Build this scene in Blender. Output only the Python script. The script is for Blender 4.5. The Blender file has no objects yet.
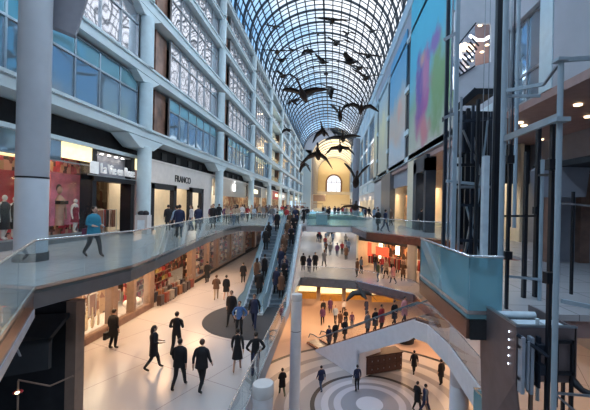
import bpy, bmesh, math, random
from mathutils import Vector, Matrix
random.seed(7)
S = bpy.context.scene; C = S.collection
PI = math.pi; EYE = 2.0; F = 345.0; ROLL = math.atan(.022)
L3, L2, L1 = 0.0, -4.6, -10.0

# ------------------------------------------------------------------ survey helper: a photo pixel and a known depth / height / side plane give a place
def uv(x, y):
    u = x-331; v = 205-y
    return u*math.cos(ROLL)-v*math.sin(ROLL), u*math.sin(ROLL)+v*math.cos(ROLL)
def atY(x, y, Y):
    u, v = uv(x, y); return Vector((u*Y/F, Y, EYE+v*Y/F))
def atZ(x, y, z):
    u, v = uv(x, y); Y = F*(z-EYE)/v; return Vector((u*Y/F, Y, z))
def atX(x, y, X):
    u, v = uv(x, y); Y = F*X/u; return Vector((X, Y, EYE+v*Y/F))

# ------------------------------------------------------------------ materials
def nodes(m):
    m.use_nodes = True; nt = m.node_tree
    return nt, nt.nodes['Principled BSDF'], nt.nodes['Material Output']
def mat(name, col, rough=.6, metal=0, emit=None, es=0, var=.12, scale=3, bump=0, spec=None):
    m = bpy.data.materials.new(name); nt, p, out = nodes(m)
    p.inputs['Roughness'].default_value = rough; p.inputs['Metallic'].default_value = metal
    if spec is not None: p.inputs['Specular IOR Level'].default_value = spec
    tc = nt.nodes.new('ShaderNodeTexCoord'); n = nt.nodes.new('ShaderNodeTexNoise'); n.inputs['Scale'].default_value = scale
    n.inputs['Detail'].default_value = 3
    nt.links.new(tc.outputs['Object'], n.inputs['Vector'])
    r = nt.nodes.new('ShaderNodeValToRGB')
    a = [max(0, c*(1-var)) for c in col[:3]]+[1]; b = [min(1, c*(1+var)) for c in col[:3]]+[1]
    r.color_ramp.elements[0].color = a; r.color_ramp.elements[1].color = b
    r.color_ramp.elements[0].position = .3; r.color_ramp.elements[1].position = .7
    nt.links.new(n.outputs['Fac'], r.inputs['Fac']); nt.links.new(r.outputs['Color'], p.inputs['Base Color'])
    if bump:
        bp = nt.nodes.new('ShaderNodeBump'); bp.inputs['Strength'].default_value = bump; bp.inputs['Distance'].default_value = .02
        nt.links.new(n.outputs['Fac'], bp.inputs['Height']); nt.links.new(bp.outputs['Normal'], p.inputs['Normal'])
    if emit:
        p.inputs['Emission Color'].default_value = (*emit, 1); p.inputs['Emission Strength'].default_value = es
    return m
def glass(name, tint=(.8, .93, .95), haze=(.4, .6, .65), hz=.06, gl=.10, rough=.02):
    m = bpy.data.materials.new(name); m.use_nodes = True; nt = m.node_tree; nt.nodes.clear()
    o = nt.nodes.new('ShaderNodeOutputMaterial'); t = nt.nodes.new('ShaderNodeBsdfTransparent'); t.inputs[0].default_value = (*tint, 1)
    g = nt.nodes.new('ShaderNodeBsdfGlossy'); g.inputs['Roughness'].default_value = rough; g.inputs[0].default_value = (.9, .95, 1, 1)
    d = nt.nodes.new('ShaderNodeBsdfDiffuse'); d.inputs[0].default_value = (*haze, 1)
    fr = nt.nodes.new('ShaderNodeFresnel'); fr.inputs[0].default_value = 1.45
    ad = nt.nodes.new('ShaderNodeMath'); ad.operation = 'ADD' if gl else 'MULTIPLY'; ad.inputs[1].default_value = gl-.04 if gl else 0; ad.use_clamp = True
    nt.links.new(fr.outputs[0], ad.inputs[0])
    ge = nt.nodes.new('ShaderNodeNewGeometry'); iv = nt.nodes.new('ShaderNodeMath'); iv.operation = 'SUBTRACT'; iv.inputs[0].default_value = 1; nt.links.new(ge.outputs['Backfacing'], iv.inputs[1])
    mu = nt.nodes.new('ShaderNodeMath'); mu.operation = 'MULTIPLY'; nt.links.new(ad.outputs[0], mu.inputs[0]); nt.links.new(iv.outputs[0], mu.inputs[1])
    m1 = nt.nodes.new('ShaderNodeMixShader'); m1.inputs[0].default_value = hz
    nt.links.new(t.outputs[0], m1.inputs[1]); nt.links.new(d.outputs[0], m1.inputs[2])
    m2 = nt.nodes.new('ShaderNodeMixShader'); nt.links.new(mu.outputs[0], m2.inputs[0])
    nt.links.new(m1.outputs[0], m2.inputs[1]); nt.links.new(g.outputs[0], m2.inputs[2]); nt.links.new(m2.outputs[0], o.inputs[0])
    return m
def wavy_mirror(name, col, scale, dist, metal=.85):
    m = bpy.data.materials.new(name); nt, p, o = nodes(m)
    p.inputs['Base Color'].default_value = (*col, 1); p.inputs['Metallic'].default_value = metal; p.inputs['Roughness'].default_value = .04
    tc = nt.nodes.new('ShaderNodeTexCoord'); n = nt.nodes.new('ShaderNodeTexNoise')
    n.inputs['Scale'].default_value = scale; n.inputs['Detail'].default_value = 0
    nt.links.new(tc.outputs['Object'], n.inputs['Vector'])
    b = nt.nodes.new('ShaderNodeBump'); b.inputs['Strength'].default_value = 1; b.inputs['Distance'].default_value = dist
    nt.links.new(n.outputs['Fac'], b.inputs['Height']); nt.links.new(b.outputs['Normal'], p.inputs['Normal'])
    return m
def tiles(name, c1, c2, mortar, w, h, rough=.25, ms=.01, rotz=0):
    m = bpy.data.materials.new(name); nt, p, o = nodes(m); p.inputs['Roughness'].default_value = rough
    tc = nt.nodes.new('ShaderNodeTexCoord'); mp = nt.nodes.new('ShaderNodeMapping'); mp.inputs['Rotation'].default_value = (0, 0, rotz)
    b = nt.nodes.new('ShaderNodeTexBrick')
    b.offset = 0; b.inputs['Scale'].default_value = 1; b.inputs['Brick Width'].default_value = w; b.inputs['Row Height'].default_value = h
    b.inputs['Mortar Size'].default_value = ms; b.inputs['Color1'].default_value = (*c1, 1); b.inputs['Color2'].default_value = (*c2, 1); b.inputs['Mortar'].default_value = (*mortar, 1)
    nt.links.new(tc.outputs['Object'], mp.inputs[0]); nt.links.new(mp.outputs[0], b.inputs['Vector']); nt.links.new(b.outputs['Color'], p.inputs['Base Color'])
    return m
def ramp_rings(name, stops, centre, span, rough=.3):
    m = bpy.data.materials.new(name); nt, p, o = nodes(m); p.inputs['Roughness'].default_value = rough
    tc = nt.nodes.new('ShaderNodeTexCoord'); mp = nt.nodes.new('ShaderNodeMapping'); mp.vector_type = 'POINT'
    mp.inputs['Location'].default_value = (-centre[0], -centre[1], 0)
    sx = nt.nodes.new('ShaderNodeSeparateXYZ'); nt.links.new(tc.outputs['Object'], mp.inputs[0]); nt.links.new(mp.outputs[0], sx.inputs[0])
    cb = nt.nodes.new('ShaderNodeCombineXYZ'); nt.links.new(sx.outputs[0], cb.inputs[0]); nt.links.new(sx.outputs[1], cb.inputs[1])
    ln = nt.nodes.new('ShaderNodeVectorMath'); ln.operation = 'LENGTH'; nt.links.new(cb.outputs[0], ln.inputs[0])
    dv = nt.nodes.new('ShaderNodeMath'); dv.operation = 'DIVIDE'; dv.inputs[1].default_value = span; nt.links.new(ln.outputs['Value'], dv.inputs[0])
    r = nt.nodes.new('ShaderNodeValToRGB'); r.color_ramp.interpolation = 'CONSTANT'
    while len(r.color_ramp.elements) < len(stops): r.color_ramp.elements.new(.5)
    for e, (q, c) in zip(r.color_ramp.elements, stops): e.position = q/span; e.color = (*c, 1)
    nt.links.new(dv.outputs[0], r.inputs[0]); nt.links.new(r.outputs[0], p.inputs['Base Color'])
    return m
def mural(name, stops, accents):
    """a printed banner: vertical colour run plus soft blobs, all in the banner's own 0..1 coordinates"""
    m = bpy.data.materials.new(name); nt, p, o = nodes(m); p.inputs['Roughness'].default_value = .55
    tc = nt.nodes.new('ShaderNodeTexCoord'); sx = nt.nodes.new('ShaderNodeSeparateXYZ'); nt.links.new(tc.outputs['Generated'], sx.inputs[0])
    n = nt.nodes.new('ShaderNodeTexNoise'); n.inputs['Scale'].default_value = 3; nt.links.new(tc.outputs['Generated'], n.inputs['Vector'])
    ad = nt.nodes.new('ShaderNodeMath'); ad.operation = 'MULTIPLY_ADD'; ad.inputs[1].default_value = .35; nt.links.new(n.outputs['Fac'], ad.inputs[0]); nt.links.new(sx.outputs[2], ad.inputs[2])
    sb = nt.nodes.new('ShaderNodeMath'); sb.operation = 'SUBTRACT'; sb.inputs[1].default_value = .17; nt.links.new(ad.outputs[0], sb.inputs[0])
    r = nt.nodes.new('ShaderNodeValToRGB')
    while len(r.color_ramp.elements) < len(stops): r.color_ramp.elements.new(.5)
    for e, (q, c) in zip(r.color_ramp.elements, stops): e.position = q; e.color = (*c, 1)
    nt.links.new(sb.outputs[0], r.inputs[0]); last = r.outputs[0]
    for (cy, cz, ry, rz, col) in accents:
        mp = nt.nodes.new('ShaderNodeMapping'); mp.inputs['Location'].default_value = (0, -cy/ry, -cz/rz); mp.inputs['Scale'].default_value = (0, 1/ry, 1/rz)
        nt.links.new(tc.outputs['Generated'], mp.inputs[0])
        ln = nt.nodes.new('ShaderNodeVectorMath'); ln.operation = 'LENGTH'; nt.links.new(mp.outputs[0], ln.inputs[0])
        a2 = nt.nodes.new('ShaderNodeMath'); a2.operation = 'MULTIPLY_ADD'; a2.inputs[1].default_value = 1.0; nt.links.new(ln.outputs['Value'], a2.inputs[2])
        n2 = nt.nodes.new('ShaderNodeTexNoise'); n2.inputs['Scale'].default_value = 7; n2.inputs['Detail'].default_value = 4; nt.links.new(tc.outputs['Generated'], n2.inputs['Vector']); n3 = nt.nodes.new('ShaderNodeMath'); n3.operation = 'MULTIPLY'; n3.inputs[1].default_value = 2.4; nt.links.new(n2.outputs['Fac'], n3.inputs[0]); nt.links.new(n3.outputs[0], a2.inputs[0])
        mr = nt.nodes.new('ShaderNodeMapRange'); mr.inputs['From Min'].default_value = 2.5; mr.inputs['From Max'].default_value = 1.7
        nt.links.new(a2.outputs[0], mr.inputs[0])
        mx = nt.nodes.new('ShaderNodeMixRGB'); mx.inputs[2].default_value = (*col, 1); nt.links.new(mr.outputs[0], mx.inputs[0]); nt.links.new(last, mx.inputs[1]); last = mx.outputs[0]
    nt.links.new(last, p.inputs['Base Color'])
    return m

M = {}
M['white'] = mat('painted_steel_pale_blue', (.60, .74, .80), .45, var=.05)
M['beam'] = mat('painted_beam', (.62, .73, .77), .5, var=.06, scale=.6)
M['lilac'] = mat('grey_plaster', (.44, .45, .50), .8, var=.10, scale=.5, bump=.2)
M['column'] = mat('tiled_column', (.50, .54, .60), .4, var=.05, scale=1.5)
M['capital'] = mat('grey_soffit', (.30, .31, .36), .7, var=.05)
M['darkgrey'] = mat('dark_grey_bulkhead', (.035, .036, .04), .8, spec=.2)
M['black'] = mat('black_metal', (.012, .014, .02), .4, spec=.4)
M['darksteel'] = mat('dark_blue_steel', (.03, .04, .06), .45, metal=.3)
M['steel'] = mat('brushed_steel', (.40, .44, .48), .3, metal=.8)
M['rail'] = mat('handrail_steel', (.65, .68, .70), .25, metal=.9)
M['skirtblue2'] = mat('pale_steel_trim', (.38, .44, .52), .4, metal=.2)
M['post'] = mat('post_blue_grey', (.36, .46, .54), .5, var=.05)
M['ceilwhite'] = mat('plaster_white', (.62, .60, .60), .7, var=.03)
M['slab'] = mat('grey_fascia', (.16, .165, .175), .32, metal=.3, var=.1)
M['copper'] = mat('copper_fascia', (.30, .17, .13), .25, metal=.7, var=.15)
M['parapet'] = mat('pale_parapet', (.80, .81, .86), .5, var=.04)
M['brown'] = mat('brown_stone', (.22, .13, .10), .5, var=.2)
M['recess'] = mat('brown_recess_panel', (.26, .14, .10), .3, var=.5, scale=1.2)
M['woodbrown'] = mat('bronze_pier', (.30, .20, .15), .4, metal=.3)
M['soffit'] = mat('brown_soffit', (.40, .26, .24), .6, var=.08)
M['cream'] = mat('cream_plaster', (.80, .70, .52), .6, var=.05)
M['creamfascia'] = mat('beige_fascia', (.76, .70, .66), .5, var=.05)
M['applesteel'] = mat('stainless_fascia', (.50, .47, .43), .35, metal=.5, var=.04)
M['railglass'] = glass('balustrade_glass', (.84, .91, .92), (.42, .50, .52), .08, .05)
M['bridgeglass'] = glass('blue_green_glass', (.74, .90, .89), (.45, .60, .60), .14, .05)
M['blueglass'] = glass('blue_glass', (.56, .82, .88), (.34, .62, .70), .42, .06)
M['shopglass'] = glass('shop_glass', (.94, .95, .95), (.5, .5, .5), .0, .07)
M['roofglass'] = glass('roof_glass', (.95, .97, 1.0), (.8, .85, .9), .04, None)
M['mirror'] = wavy_mirror('wavy_reflecting_glass', (.74, .74, .78), .6, .035)
M['mirror2'] = wavy_mirror('blue_facade_glass', (.42, .55, .66), .5, .05, .7)
M['mirror3'] = wavy_mirror('far_facade_glass', (.72, .72, .73), .7, .05, .8)
M['tealglass'] = wavy_mirror('teal_spandrel_glass', (.32, .60, .68), .4, .1, .5)
M['vaultsteel'] = mat('dark_vault_steel', (.045, .06, .075), .5)
M['floor3'] = tiles('upper_stone_floor', (.50, .49, .50), (.47, .46, .48), (.25, .24, .25), 1.2, 1.2, .22, .012)
M['floor2'] = tiles('pink_stone_floor', (.49, .46, .465), (.47, .445, .45), (.24, .21, .21), 3.2, 3.2, .24, .012, .45)
M['mat'] = mat('dark_entrance_mat', (.05, .052, .06), .85, var=.15, scale=30)
M['red'] = mat('red_panel', (.55, .02, .03), .5)
M['gold'] = mat('gold', (.6, .35, .08), .4, metal=.5)
M['signwhite'] = mat('sign_letter_white', (.85, .85, .85), .5, emit=(1, 1, 1), es=.12)
M['signdark'] = mat('sign_letter_dark', (.03, .03, .03), .5)
M['logoglow'] = mat('logo_glow', (1, 1, 1), .5, emit=(1, 1, 1), es=1.3)
M['warmlamp'] = mat('warm_lamp', (1, .85, .6), .5, emit=(1, .80, .5), es=2.2)
M['warmpanel'] = mat('warm_light_panel', (1, .9, .6), .5, emit=(1, .78, .38), es=.75)
M['whitelamp'] = mat('white_lamp', (1, 1, 1), .5, emit=(1, .97, .92), es=4)
M['bluelamp'] = mat('blue_white_lamp', (1, 1, 1), .5, emit=(.75, .85, 1), es=2.5)
M['skin'] = mat('skin', (.55, .33, .24), .5); M['mskin'] = mat('mannequin_shell', (.72, .66, .62), .4)
M['hair'] = mat('dark_hair', (.02, .014, .012), .5); M['hairbrown'] = mat('brown_hair', (.10, .05, .03), .5)
M['goose'] = mat('goose_feather', (.018, .014, .013), .6, var=.4, scale=8)
M['goosepale'] = mat('goose_breast', (.10, .08, .07), .7, var=.3)

def merch(name, cols, scale):
    m = bpy.data.materials.new(name); nt, p, o = nodes(m); p.inputs['Roughness'].default_value = .6
    tc = nt.nodes.new('ShaderNodeTexCoord'); mp = nt.nodes.new('ShaderNodeMapping'); mp.inputs['Scale'].default_value = (1, 1, .7)
    v = nt.nodes.new('ShaderNodeTexVoronoi'); v.inputs['Scale'].default_value = scale; v.distance = 'CHEBYCHEV'
    r = nt.nodes.new('ShaderNodeValToRGB'); r.color_ramp.interpolation = 'CONSTANT'
    while len(r.color_ramp.elements) < len(cols): r.color_ramp.elements.new(.5)
    for i, (e, c) in enumerate(zip(r.color_ramp.elements, cols)): e.position = i/len(cols); e.color = (*c, 1)
    sp_ = nt.nodes.new('ShaderNodeSeparateColor')
    nt.links.new(tc.outputs['Object'], mp.inputs[0]); nt.links.new(mp.outputs[0], v.inputs['Vector']); nt.links.new(v.outputs['Color'], sp_.inputs[0])
    nt.links.new(sp_.outputs[0], r.inputs[0]); nt.links.new(r.outputs[0], p.inputs['Base Color']); return m
M['merch_warm'] = merch('stocked_warm_wall', [(.05, .02, .015), (.35, .12, .06), (.10, .05, .03), (.55, .35, .18), (.03, .02, .02), (.25, .04, .04)], 3.2)
M['merch_red'] = merch('stocked_red_wall', [(.30, .03, .04), (.12, .02, .02), (.5, .25, .2), (.05, .02, .02), (.45, .05, .08), (.35, .22, .14)], 4.5)
M['merch_window'] = merch('display_backdrop', [(.16, .09, .05), (.35, .22, .12), (.08, .04, .03), (.45, .32, .2), (.20, .08, .05)], 3.4)
M['merch_pale'] = merch('stocked_pale_wall', [(.35, .24, .15), (.6, .46, .30), (.16, .09, .05), (.5, .38, .24), (.30, .12, .07)], 2.6)
def world():
    w = bpy.data.worlds.new('sky'); S.world = w; w.use_nodes = True; nt = w.node_tree
    bg = nt.nodes['Background']; tc = nt.nodes.new('ShaderNodeTexCoord')
    n = nt.nodes.new('ShaderNodeTexNoise'); n.inputs['Scale'].default_value = 2.6; n.inputs['Detail'].default_value = 5; n.inputs['Roughness'].default_value = .6
    sx = nt.nodes.new('ShaderNodeSeparateXYZ'); nt.links.new(tc.outputs['Generated'], sx.inputs[0]); nt.links.new(tc.outputs['Generated'], n.inputs['Vector'])
    a = nt.nodes.new('ShaderNodeMath'); a.operation = 'MULTIPLY_ADD'; a.inputs[1].default_value = .9
    nt.links.new(sx.outputs[0], a.inputs[0]); nt.links.new(n.outputs['Fac'], a.inputs[2])
    r = nt.nodes.new('ShaderNodeValToRGB'); e = r.color_ramp.elements
    e[0].position = .25; e[0].color = (.13, .34, .64, 1); e[1].position = .52; e[1].color = (.82, .85, .90, 1)
    k = r.color_ramp.elements.new(.38); k.color = (.38, .58, .80, 1)
    nt.links.new(a.outputs[0], r.inputs[0]); nt.links.new(r.outputs[0], bg.inputs[0]); bg.inputs[1].default_value = 1.0
world()

# ------------------------------------------------------------------ mesh building
class MB:
    def __init__(s): s.v = []; s.f = []; s.m = []; s.smooth = []
    def add(s, vs, fs, mi=0, sm=False):
        o = len(s.v); s.v += [Vector(v) for v in vs]
        for f in fs: s.f.append([i+o for i in f]); s.m.append(mi); s.smooth.append(sm)
        return s
    def box(s, x0, x1, y0, y1, z0, z1, mi=0):
        return s.add([(x0, y0, z0), (x1, y0, z0), (x1, y1, z0), (x0, y1, z0), (x0, y0, z1), (x1, y0, z1), (x1, y1, z1), (x0, y1, z1)],
              [(0, 3, 2, 1), (4, 5, 6, 7), (0, 1, 5, 4), (1, 2, 6, 5), (2, 3, 7, 6), (3, 0, 4, 7)], mi)
    def bar(s, p, q, w, h, mi=0):
        p = Vector(p); q = Vector(q); d = (q-p).normalized(); up = Vector((0, 0, 1)) if abs(d.z) < .95 else Vector((0, 1, 0))
        a = d.cross(up).normalized()*w/2; b = a.cross(d).normalized()*h/2
        vs = [p-a-b, p+a-b, p+a+b, p-a+b, q-a-b, q+a-b, q+a+b, q-a+b]
        return s.add(vs, [(0, 3, 2, 1), (4, 5, 6, 7), (0, 1, 5, 4), (1, 2, 6, 5), (2, 3, 7, 6), (3, 0, 4, 7)], mi)
    def tube(s, pts, r, n=8, mi=0, caps=True):
        pts = [Vector(p) for p in pts]; rs = r if isinstance(r, (list, tuple)) else [r]*len(pts); rings = []
        for i, p in enumerate(pts):
            d = (pts[min(i+1, len(pts)-1)]-pts[max(i-1, 0)]).normalized()
            up = Vector((0, 0, 1)) if abs(d.z) < .95 else Vector((0, 1, 0))
            a = d.cross(up).normalized(); b = a.cross(d).normalized()
            rings.append([p+(a*math.cos(2*PI*k/n)+b*math.sin(2*PI*k/n))*rs[i] for k in range(n)])
        vs = [v for g in rings for v in g]; fs = []
        for i in range(len(rings)-1):
            for k in range(n): fs.append((i*n+k, i*n+(k+1) % n, (i+1)*n+(k+1) % n, (i+1)*n+k))
        s.add(vs, fs, mi, n > 6)
        if caps: s.add(rings[0], [list(range(n))[::-1]], mi); s.add(rings[-1], [list(range(n))], mi)
        return s
    def lathe(s, c, prof, n=24, mi=0, sx=1, sy=1):
        c = Vector(c); vs = []
        for (r, z) in prof:
            for k in range(n): vs.append(c+Vector((r*sx*math.cos(2*PI*k/n), r*sy*math.sin(2*PI*k/n), z)))
        fs = []
        for i in range(len(prof)-1):
            for k in range(n): fs.append((i*n+k, i*n+(k+1) % n, (i+1)*n+(k+1) % n, (i+1)*n+k))
        s.add(vs, fs, mi, True)
        if prof[0][0] > 1e-4: s.add(vs[:n], [list(range(n))[::-1]], mi)
        if prof[-1][0] > 1e-4: s.add(vs[-n:], [list(range(n))], mi)
        return s
    def prism(s, poly, z0, z1, mi=0):
        n = len(poly); vs = [(x, y, z0) for x, y in poly]+[(x, y, z1) for x, y in poly]
        fs = [list(range(n))[::-1], list(range(n, 2*n))]+[(i, (i+1) % n, n+(i+1) % n, n+i) for i in range(n)]
        return s.add(vs, fs, mi)
    def extrude(s, pts, d, mi=0):
        n = len(pts); d = Vector(d); vs = [Vector(p) for p in pts]; vs = vs+[v+d for v in vs]
        fs = [list(range(n)), list(range(n, 2*n))[::-1]]+[(i, n+i, n+(i+1) % n, (i+1) % n) for i in range(n)]
        return s.add(vs, fs, mi)
    def quad(s, a, b, c, d, mi=0): return s.add([a, b, c, d], [(0, 1, 2, 3)], mi)
    def ball(s, c, rx, ry, rz, n=10, mi=0):
        prof = [(max(1e-5, math.sin(PI*i/n)), -math.cos(PI*i/n)) for i in range(n+1)]
        vs = []; c = Vector(c); k2 = n+4
        for (r, z) in prof:
            for k in range(k2): vs.append(c+Vector((r*rx*math.cos(2*PI*k/k2), r*ry*math.sin(2*PI*k/k2), z*rz)))
        fs = [(i*k2+k, i*k2+(k+1) % k2, (i+1)*k2+(k+1) % k2, (i+1)*k2+k) for i in range(n) for k in range(k2)]
        return s.add(vs, fs, mi, True)
    def mesh(s, name, mats, origin=(0, 0, 0)):
        me = bpy.data.meshes.new(name); o = Vector(origin)
        me.from_pydata([v-o for v in s.v], [], s.f)
        for m in (mats if isinstance(mats, (list, tuple)) else [mats]): me.materials.append(m)
        for p, i, sm in zip(me.polygons, s.m, s.smooth): p.material_index = i; p.use_smooth = sm
        bm = bmesh.new(); bm.from_mesh(me); bmesh.ops.recalc_face_normals(bm, faces=bm.faces); bm.to_mesh(me); bm.free()
        return me
    def build(s, name, mats, parent=None, origin=(0, 0, 0), label=None, cat=None, group=None, kind=None):
        ob = bpy.data.objects.new(name, s.mesh(name, mats, origin)); C.objects.link(ob); ob.location = origin
        if parent: ob.parent = parent
        return tag(ob, label, cat, group, kind)
def tag(o, label=None, cat=None, group=None, kind=None):
    if label: o['label'] = label
    if cat: o['category'] = cat
    if group: o['group'] = group
    if kind: o['kind'] = kind
    return o
def empty(name, loc=(0, 0, 0), rz=0, label=None, cat=None, group=None):
    o = bpy.data.objects.new(name, None); C.objects.link(o); o.location = loc; o.rotation_euler = (0, 0, rz); o.empty_display_size = .1
    return tag(o, label, cat, group)
def struct(mb, name, m, parent=None): return mb.build(name, m, parent, kind=None if parent else 'structure')
KIDS = {}
def kid(o, p): KIDS.setdefault(p.name, []).append(o); return o
def copy_tree(o, parent=None):
    c = o.copy(); C.objects.link(c)
    if parent: c.parent = parent
    for ch in [x for x in ALLKIDS(o)]: copy_tree(ch, c)
    return c
_kidcache = {}
def ALLKIDS(o):
    return list(o.children)
NT = [0]
def trim(mb, m):
    NT[0] += 1; return struct(mb, 'trim_%d' % NT[0], m)
NW = [0]
def area(loc, rot, size, power, col, sy=None, spread=None):
    power *= .42
    l = bpy.data.lights.new('lamp', 'AREA'); l.energy = power; l.color = col; l.size = size
    if sy: l.shape = 'RECTANGLE'; l.size_y = sy
    if spread: l.spread = spread
    o = bpy.data.objects.new('area_light', l); C.objects.link(o); o.location = loc; o.rotation_euler = rot; return o
def text(name, s, loc, rot, size, m, parent=None, ext=.02, xs=1.0, bold=0):
    cu = bpy.data.curves.new(name, 'FONT'); cu.body = s; cu.size = size; cu.extrude = ext; cu.offset = bold
    o = bpy.data.objects.new(name, cu); C.objects.link(o)
    dg = bpy.context.evaluated_depsgraph_get(); me = bpy.data.meshes.new_from_object(o.evaluated_get(dg)); bpy.data.objects.remove(o)
    ob = bpy.data.objects.new(name, me); C.objects.link(ob); me.materials.clear(); me.materials.append(m)
    ob.location = loc; ob.rotation_euler = rot; ob.scale = (xs, 1, 1)
    if parent: ob.parent = parent
    return ob
WARM = (1, .72, .42); WARM2 = (1, .60, .32); NEUT = (1, .88, .72)

# ------------------------------------------------------------------ roof vault
XL, XR, ZS, ZC = -11.5, 8.0, 23.5, 32.0
CX, HW = (XL+XR)/2, (XR-XL)/2
Y0, Y1 = -45.0, 139.0
def vault(t, dr=0):                                     # t 0..1 across; slightly peaked at the ridge
    a = PI*(1-t); x = CX+(HW+dr)*math.cos(a); z = ZS+(ZC-ZS+dr)*(math.sin(a)**.93)
    z += .25*(1-abs(2*t-1)); return x, z
roof = MB(); NS = 40
pts = [vault(i/NS) for i in range(NS+1)]
for i in range(NS):
    (xa, za), (xb, zb) = pts[i], pts[i+1]
    roof.quad((xa, Y0, za), (xb, Y0, zb), (xb, Y1, zb), (xa, Y1, za))
ceil = struct(roof, 'ceiling', M['roofglass'])
ribm = MB(); ip = [vault(i/NS, -.32) for i in range(NS+1)]; op = [vault(i/NS, -.02) for i in range(NS+1)]
for i in range(NS):
    a, b, c, d = ip[i], ip[i+1], op[i+1], op[i]
    vs = [(p[0], y, p[1]) for y in (-.09, .09) for p in (a, b, c, d)]
    ribm.add(vs, [(0, 1, 2, 3), (7, 6, 5, 4), (0, 4, 5, 1), (1, 5, 6, 2), (2, 6, 7, 3), (3, 7, 4, 0)])
ribmesh = ribm.mesh('rib', M['vaultsteel'])
barm = MB(); ip2 = [vault(i/NS, -.12) for i in range(NS+1)]
for i in range(NS):
    a, b, c, d = ip2[i], ip2[i+1], op[i+1], op[i]
    vs = [(p[0], y, p[1]) for y in (-.055, .055) for p in (a, b, c, d)]
    barm.add(vs, [(0, 1, 2, 3), (7, 6, 5, 4), (0, 4, 5, 1), (1, 5, 6, 2), (2, 6, 7, 3), (3, 7, 4, 0)])
barmesh = barm.mesh('glazing_bar', M['vaultsteel'])
k = 0; y = 21.2-14.2*3-7.1
while y < Y1:
    # ribs only where the photo can show or reflect them
    r = bpy.data.objects.new('rib', ribmesh); C.objects.link(r); r.location = (0, y, 0); r.parent = ceil
    for q in (1.18, 2.37):
        if y < 118:
            b = bpy.data.objects.new('glazing_bar', barmesh); C.objects.link(b); b.location = (0, y+q, 0); b.parent = ceil
    y += 3.55; k += 1
for i in range(1, 22):
    x, z = vault(i/22, -.10); pm = MB(); w = .085 if i != 11 else .15
    pm.box(x-w, x+w, Y0, Y1, z-.09, z+.07); pm.build('purlin', M['vaultsteel'], ceil)

# ------------------------------------------------------------------ left facade
COLY = [21.2+14.2*k for k in range(-1, 9)]
FX = -11.5
levels = [(6.45, 9.5, 8.55), (10.25, 13.55, 12.6), (14.35, 17.55, 16.6), (18.35, 20.45, None), (21.1, 23.0, None)]
beams = [(5.8, 6.45, 2), (9.6, 10.25, 1), (13.65, 14.35, 1), (17.6, 18.25, 0), (20.5, 21.0, 0), (23.0, 23.6, 0)]
fl = MB().box(-13.2, -12.9, Y0, 139, 4.9, 23.5); struct(fl, 'wall_left', M['darkgrey']); trim(MB().box(-17.2, -17, -45, 11, L1, 6), M['capital'])
for (z0, z1, h) in beams:
    b = MB().box(-13, FX+.14, Y0, 139, z0+(.12 if not h else .05), z1)
    b.box(FX+.14, FX+.24, Y0, 139, z1-.14, z1)
    if h:
        for yc in COLY:
            w1, w2, dz = (2.0, .8, .62) if h == 2 else (1.35, .6, .42)
            if h == 1 and yc > 30: continue
            b.extrude([(-12.4, yc-w1, z0+.01), (-12.4, yc-w2, z0-dz), (-12.4, yc+w2, z0-dz), (-12.4, yc+w1, z0+.01)], (12.4+FX+.13, 0, 0))
    trim(b, M['beam'])
colm = MB()
for (za, zb) in [(0, 5.3), (6.3, 9.2), (10.2, 13.2), (14.3, 17.7), (18.2, 20.7), (21.1, 23.2)]:
    colm.lathe((0, 0, 0), [(.40, za), (.40, zb)], 20)
cmesh = colm.mesh('column', M['white'])
for yc in COLY:
    c = bpy.data.objects.new('trim_column', cmesh); C.objects.link(c); c.location = (FX-.02, yc, 0)
    NT[0] += 1; c.name = 'trim_%d' % NT[0]; c['kind'] = 'structure'
def window(x, y0, y1, z0, z1, pitch, tr, glassm, parentless=True, top=None, sgn=1, brown=True):
    NW[0] += 1
    f = MB(); n = max(1, round((y1-y0)/pitch)); 
    for i in range(n+1):
        yy = y0+(y1-y0)*i/n; f.box(x-.05*sgn, x+.07*sgn, yy-.045, yy+.045, z0, z1)
    f.box(x-.05, x+.07, y0, y1, z0, z0+.08); f.box(x-.05, x+.07, y0, y1, z1-.08, z1)
    if tr: f.box(x-.05, x+.08, y0, y1, tr-.05, tr+.05)
    root = f.build('window_%d' % NW[0], M['steel'], kind='structure')
    zt = tr if (tr and top) else z1
    g = MB()
    for i in range(n): g.quad((x, y0+(y1-y0)*i/n, z0), (x, y0+(y1-y0)*(i+1)/n, z0), (x, y0+(y1-y0)*(i+1)/n, zt), (x, y0+(y1-y0)*i/n, zt))
    g.build('pane', glassm, root)
    if top and tr:
        g = MB().quad((x, y0, tr), (x, y1, tr), (x, y1, z1), (x, y0, z1)); g.build('upper_pane', top, root)
    return root
for ci, yc in enumerate(COLY[:-1]):
    if ci == 4:                                        # open bay with lit balconies
        for (z0, z1, tr) in levels[:4]:
            w = MB().box(-12.88, -12.8, yc+.6, yc+13.6, z0, z1); trim(w, M['cream'])
            g = MB().box(FX-.2, FX-.15, yc+.5, yc+13.7, z0, z0+1.0); trim(g, M['railglass'])
            area((-12.2, yc+7, z1-.1), (0, 0, 0), 8, 160, WARM, .6)
        continue
    for li, (z0, z1, tr) in enumerate(levels):
        far = yc > 60
        gm = M['mirror2'] if li == 0 else (M['mirror3'] if far else M['mirror'])
        window(FX-.35, yc+3.7, yc+13.75, z0, z1, 1.65 if not far else 2.4, tr, gm, top=M['tealglass'] if li == 0 and not far else None)
        p = MB().box(-12.85, FX-.6, yc+.45, yc+3.7, z0, z1); p.box(FX-.6, FX-.5, yc+2.0, yc+2.1, z0, z1); trim(p, M['recess'])

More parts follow.
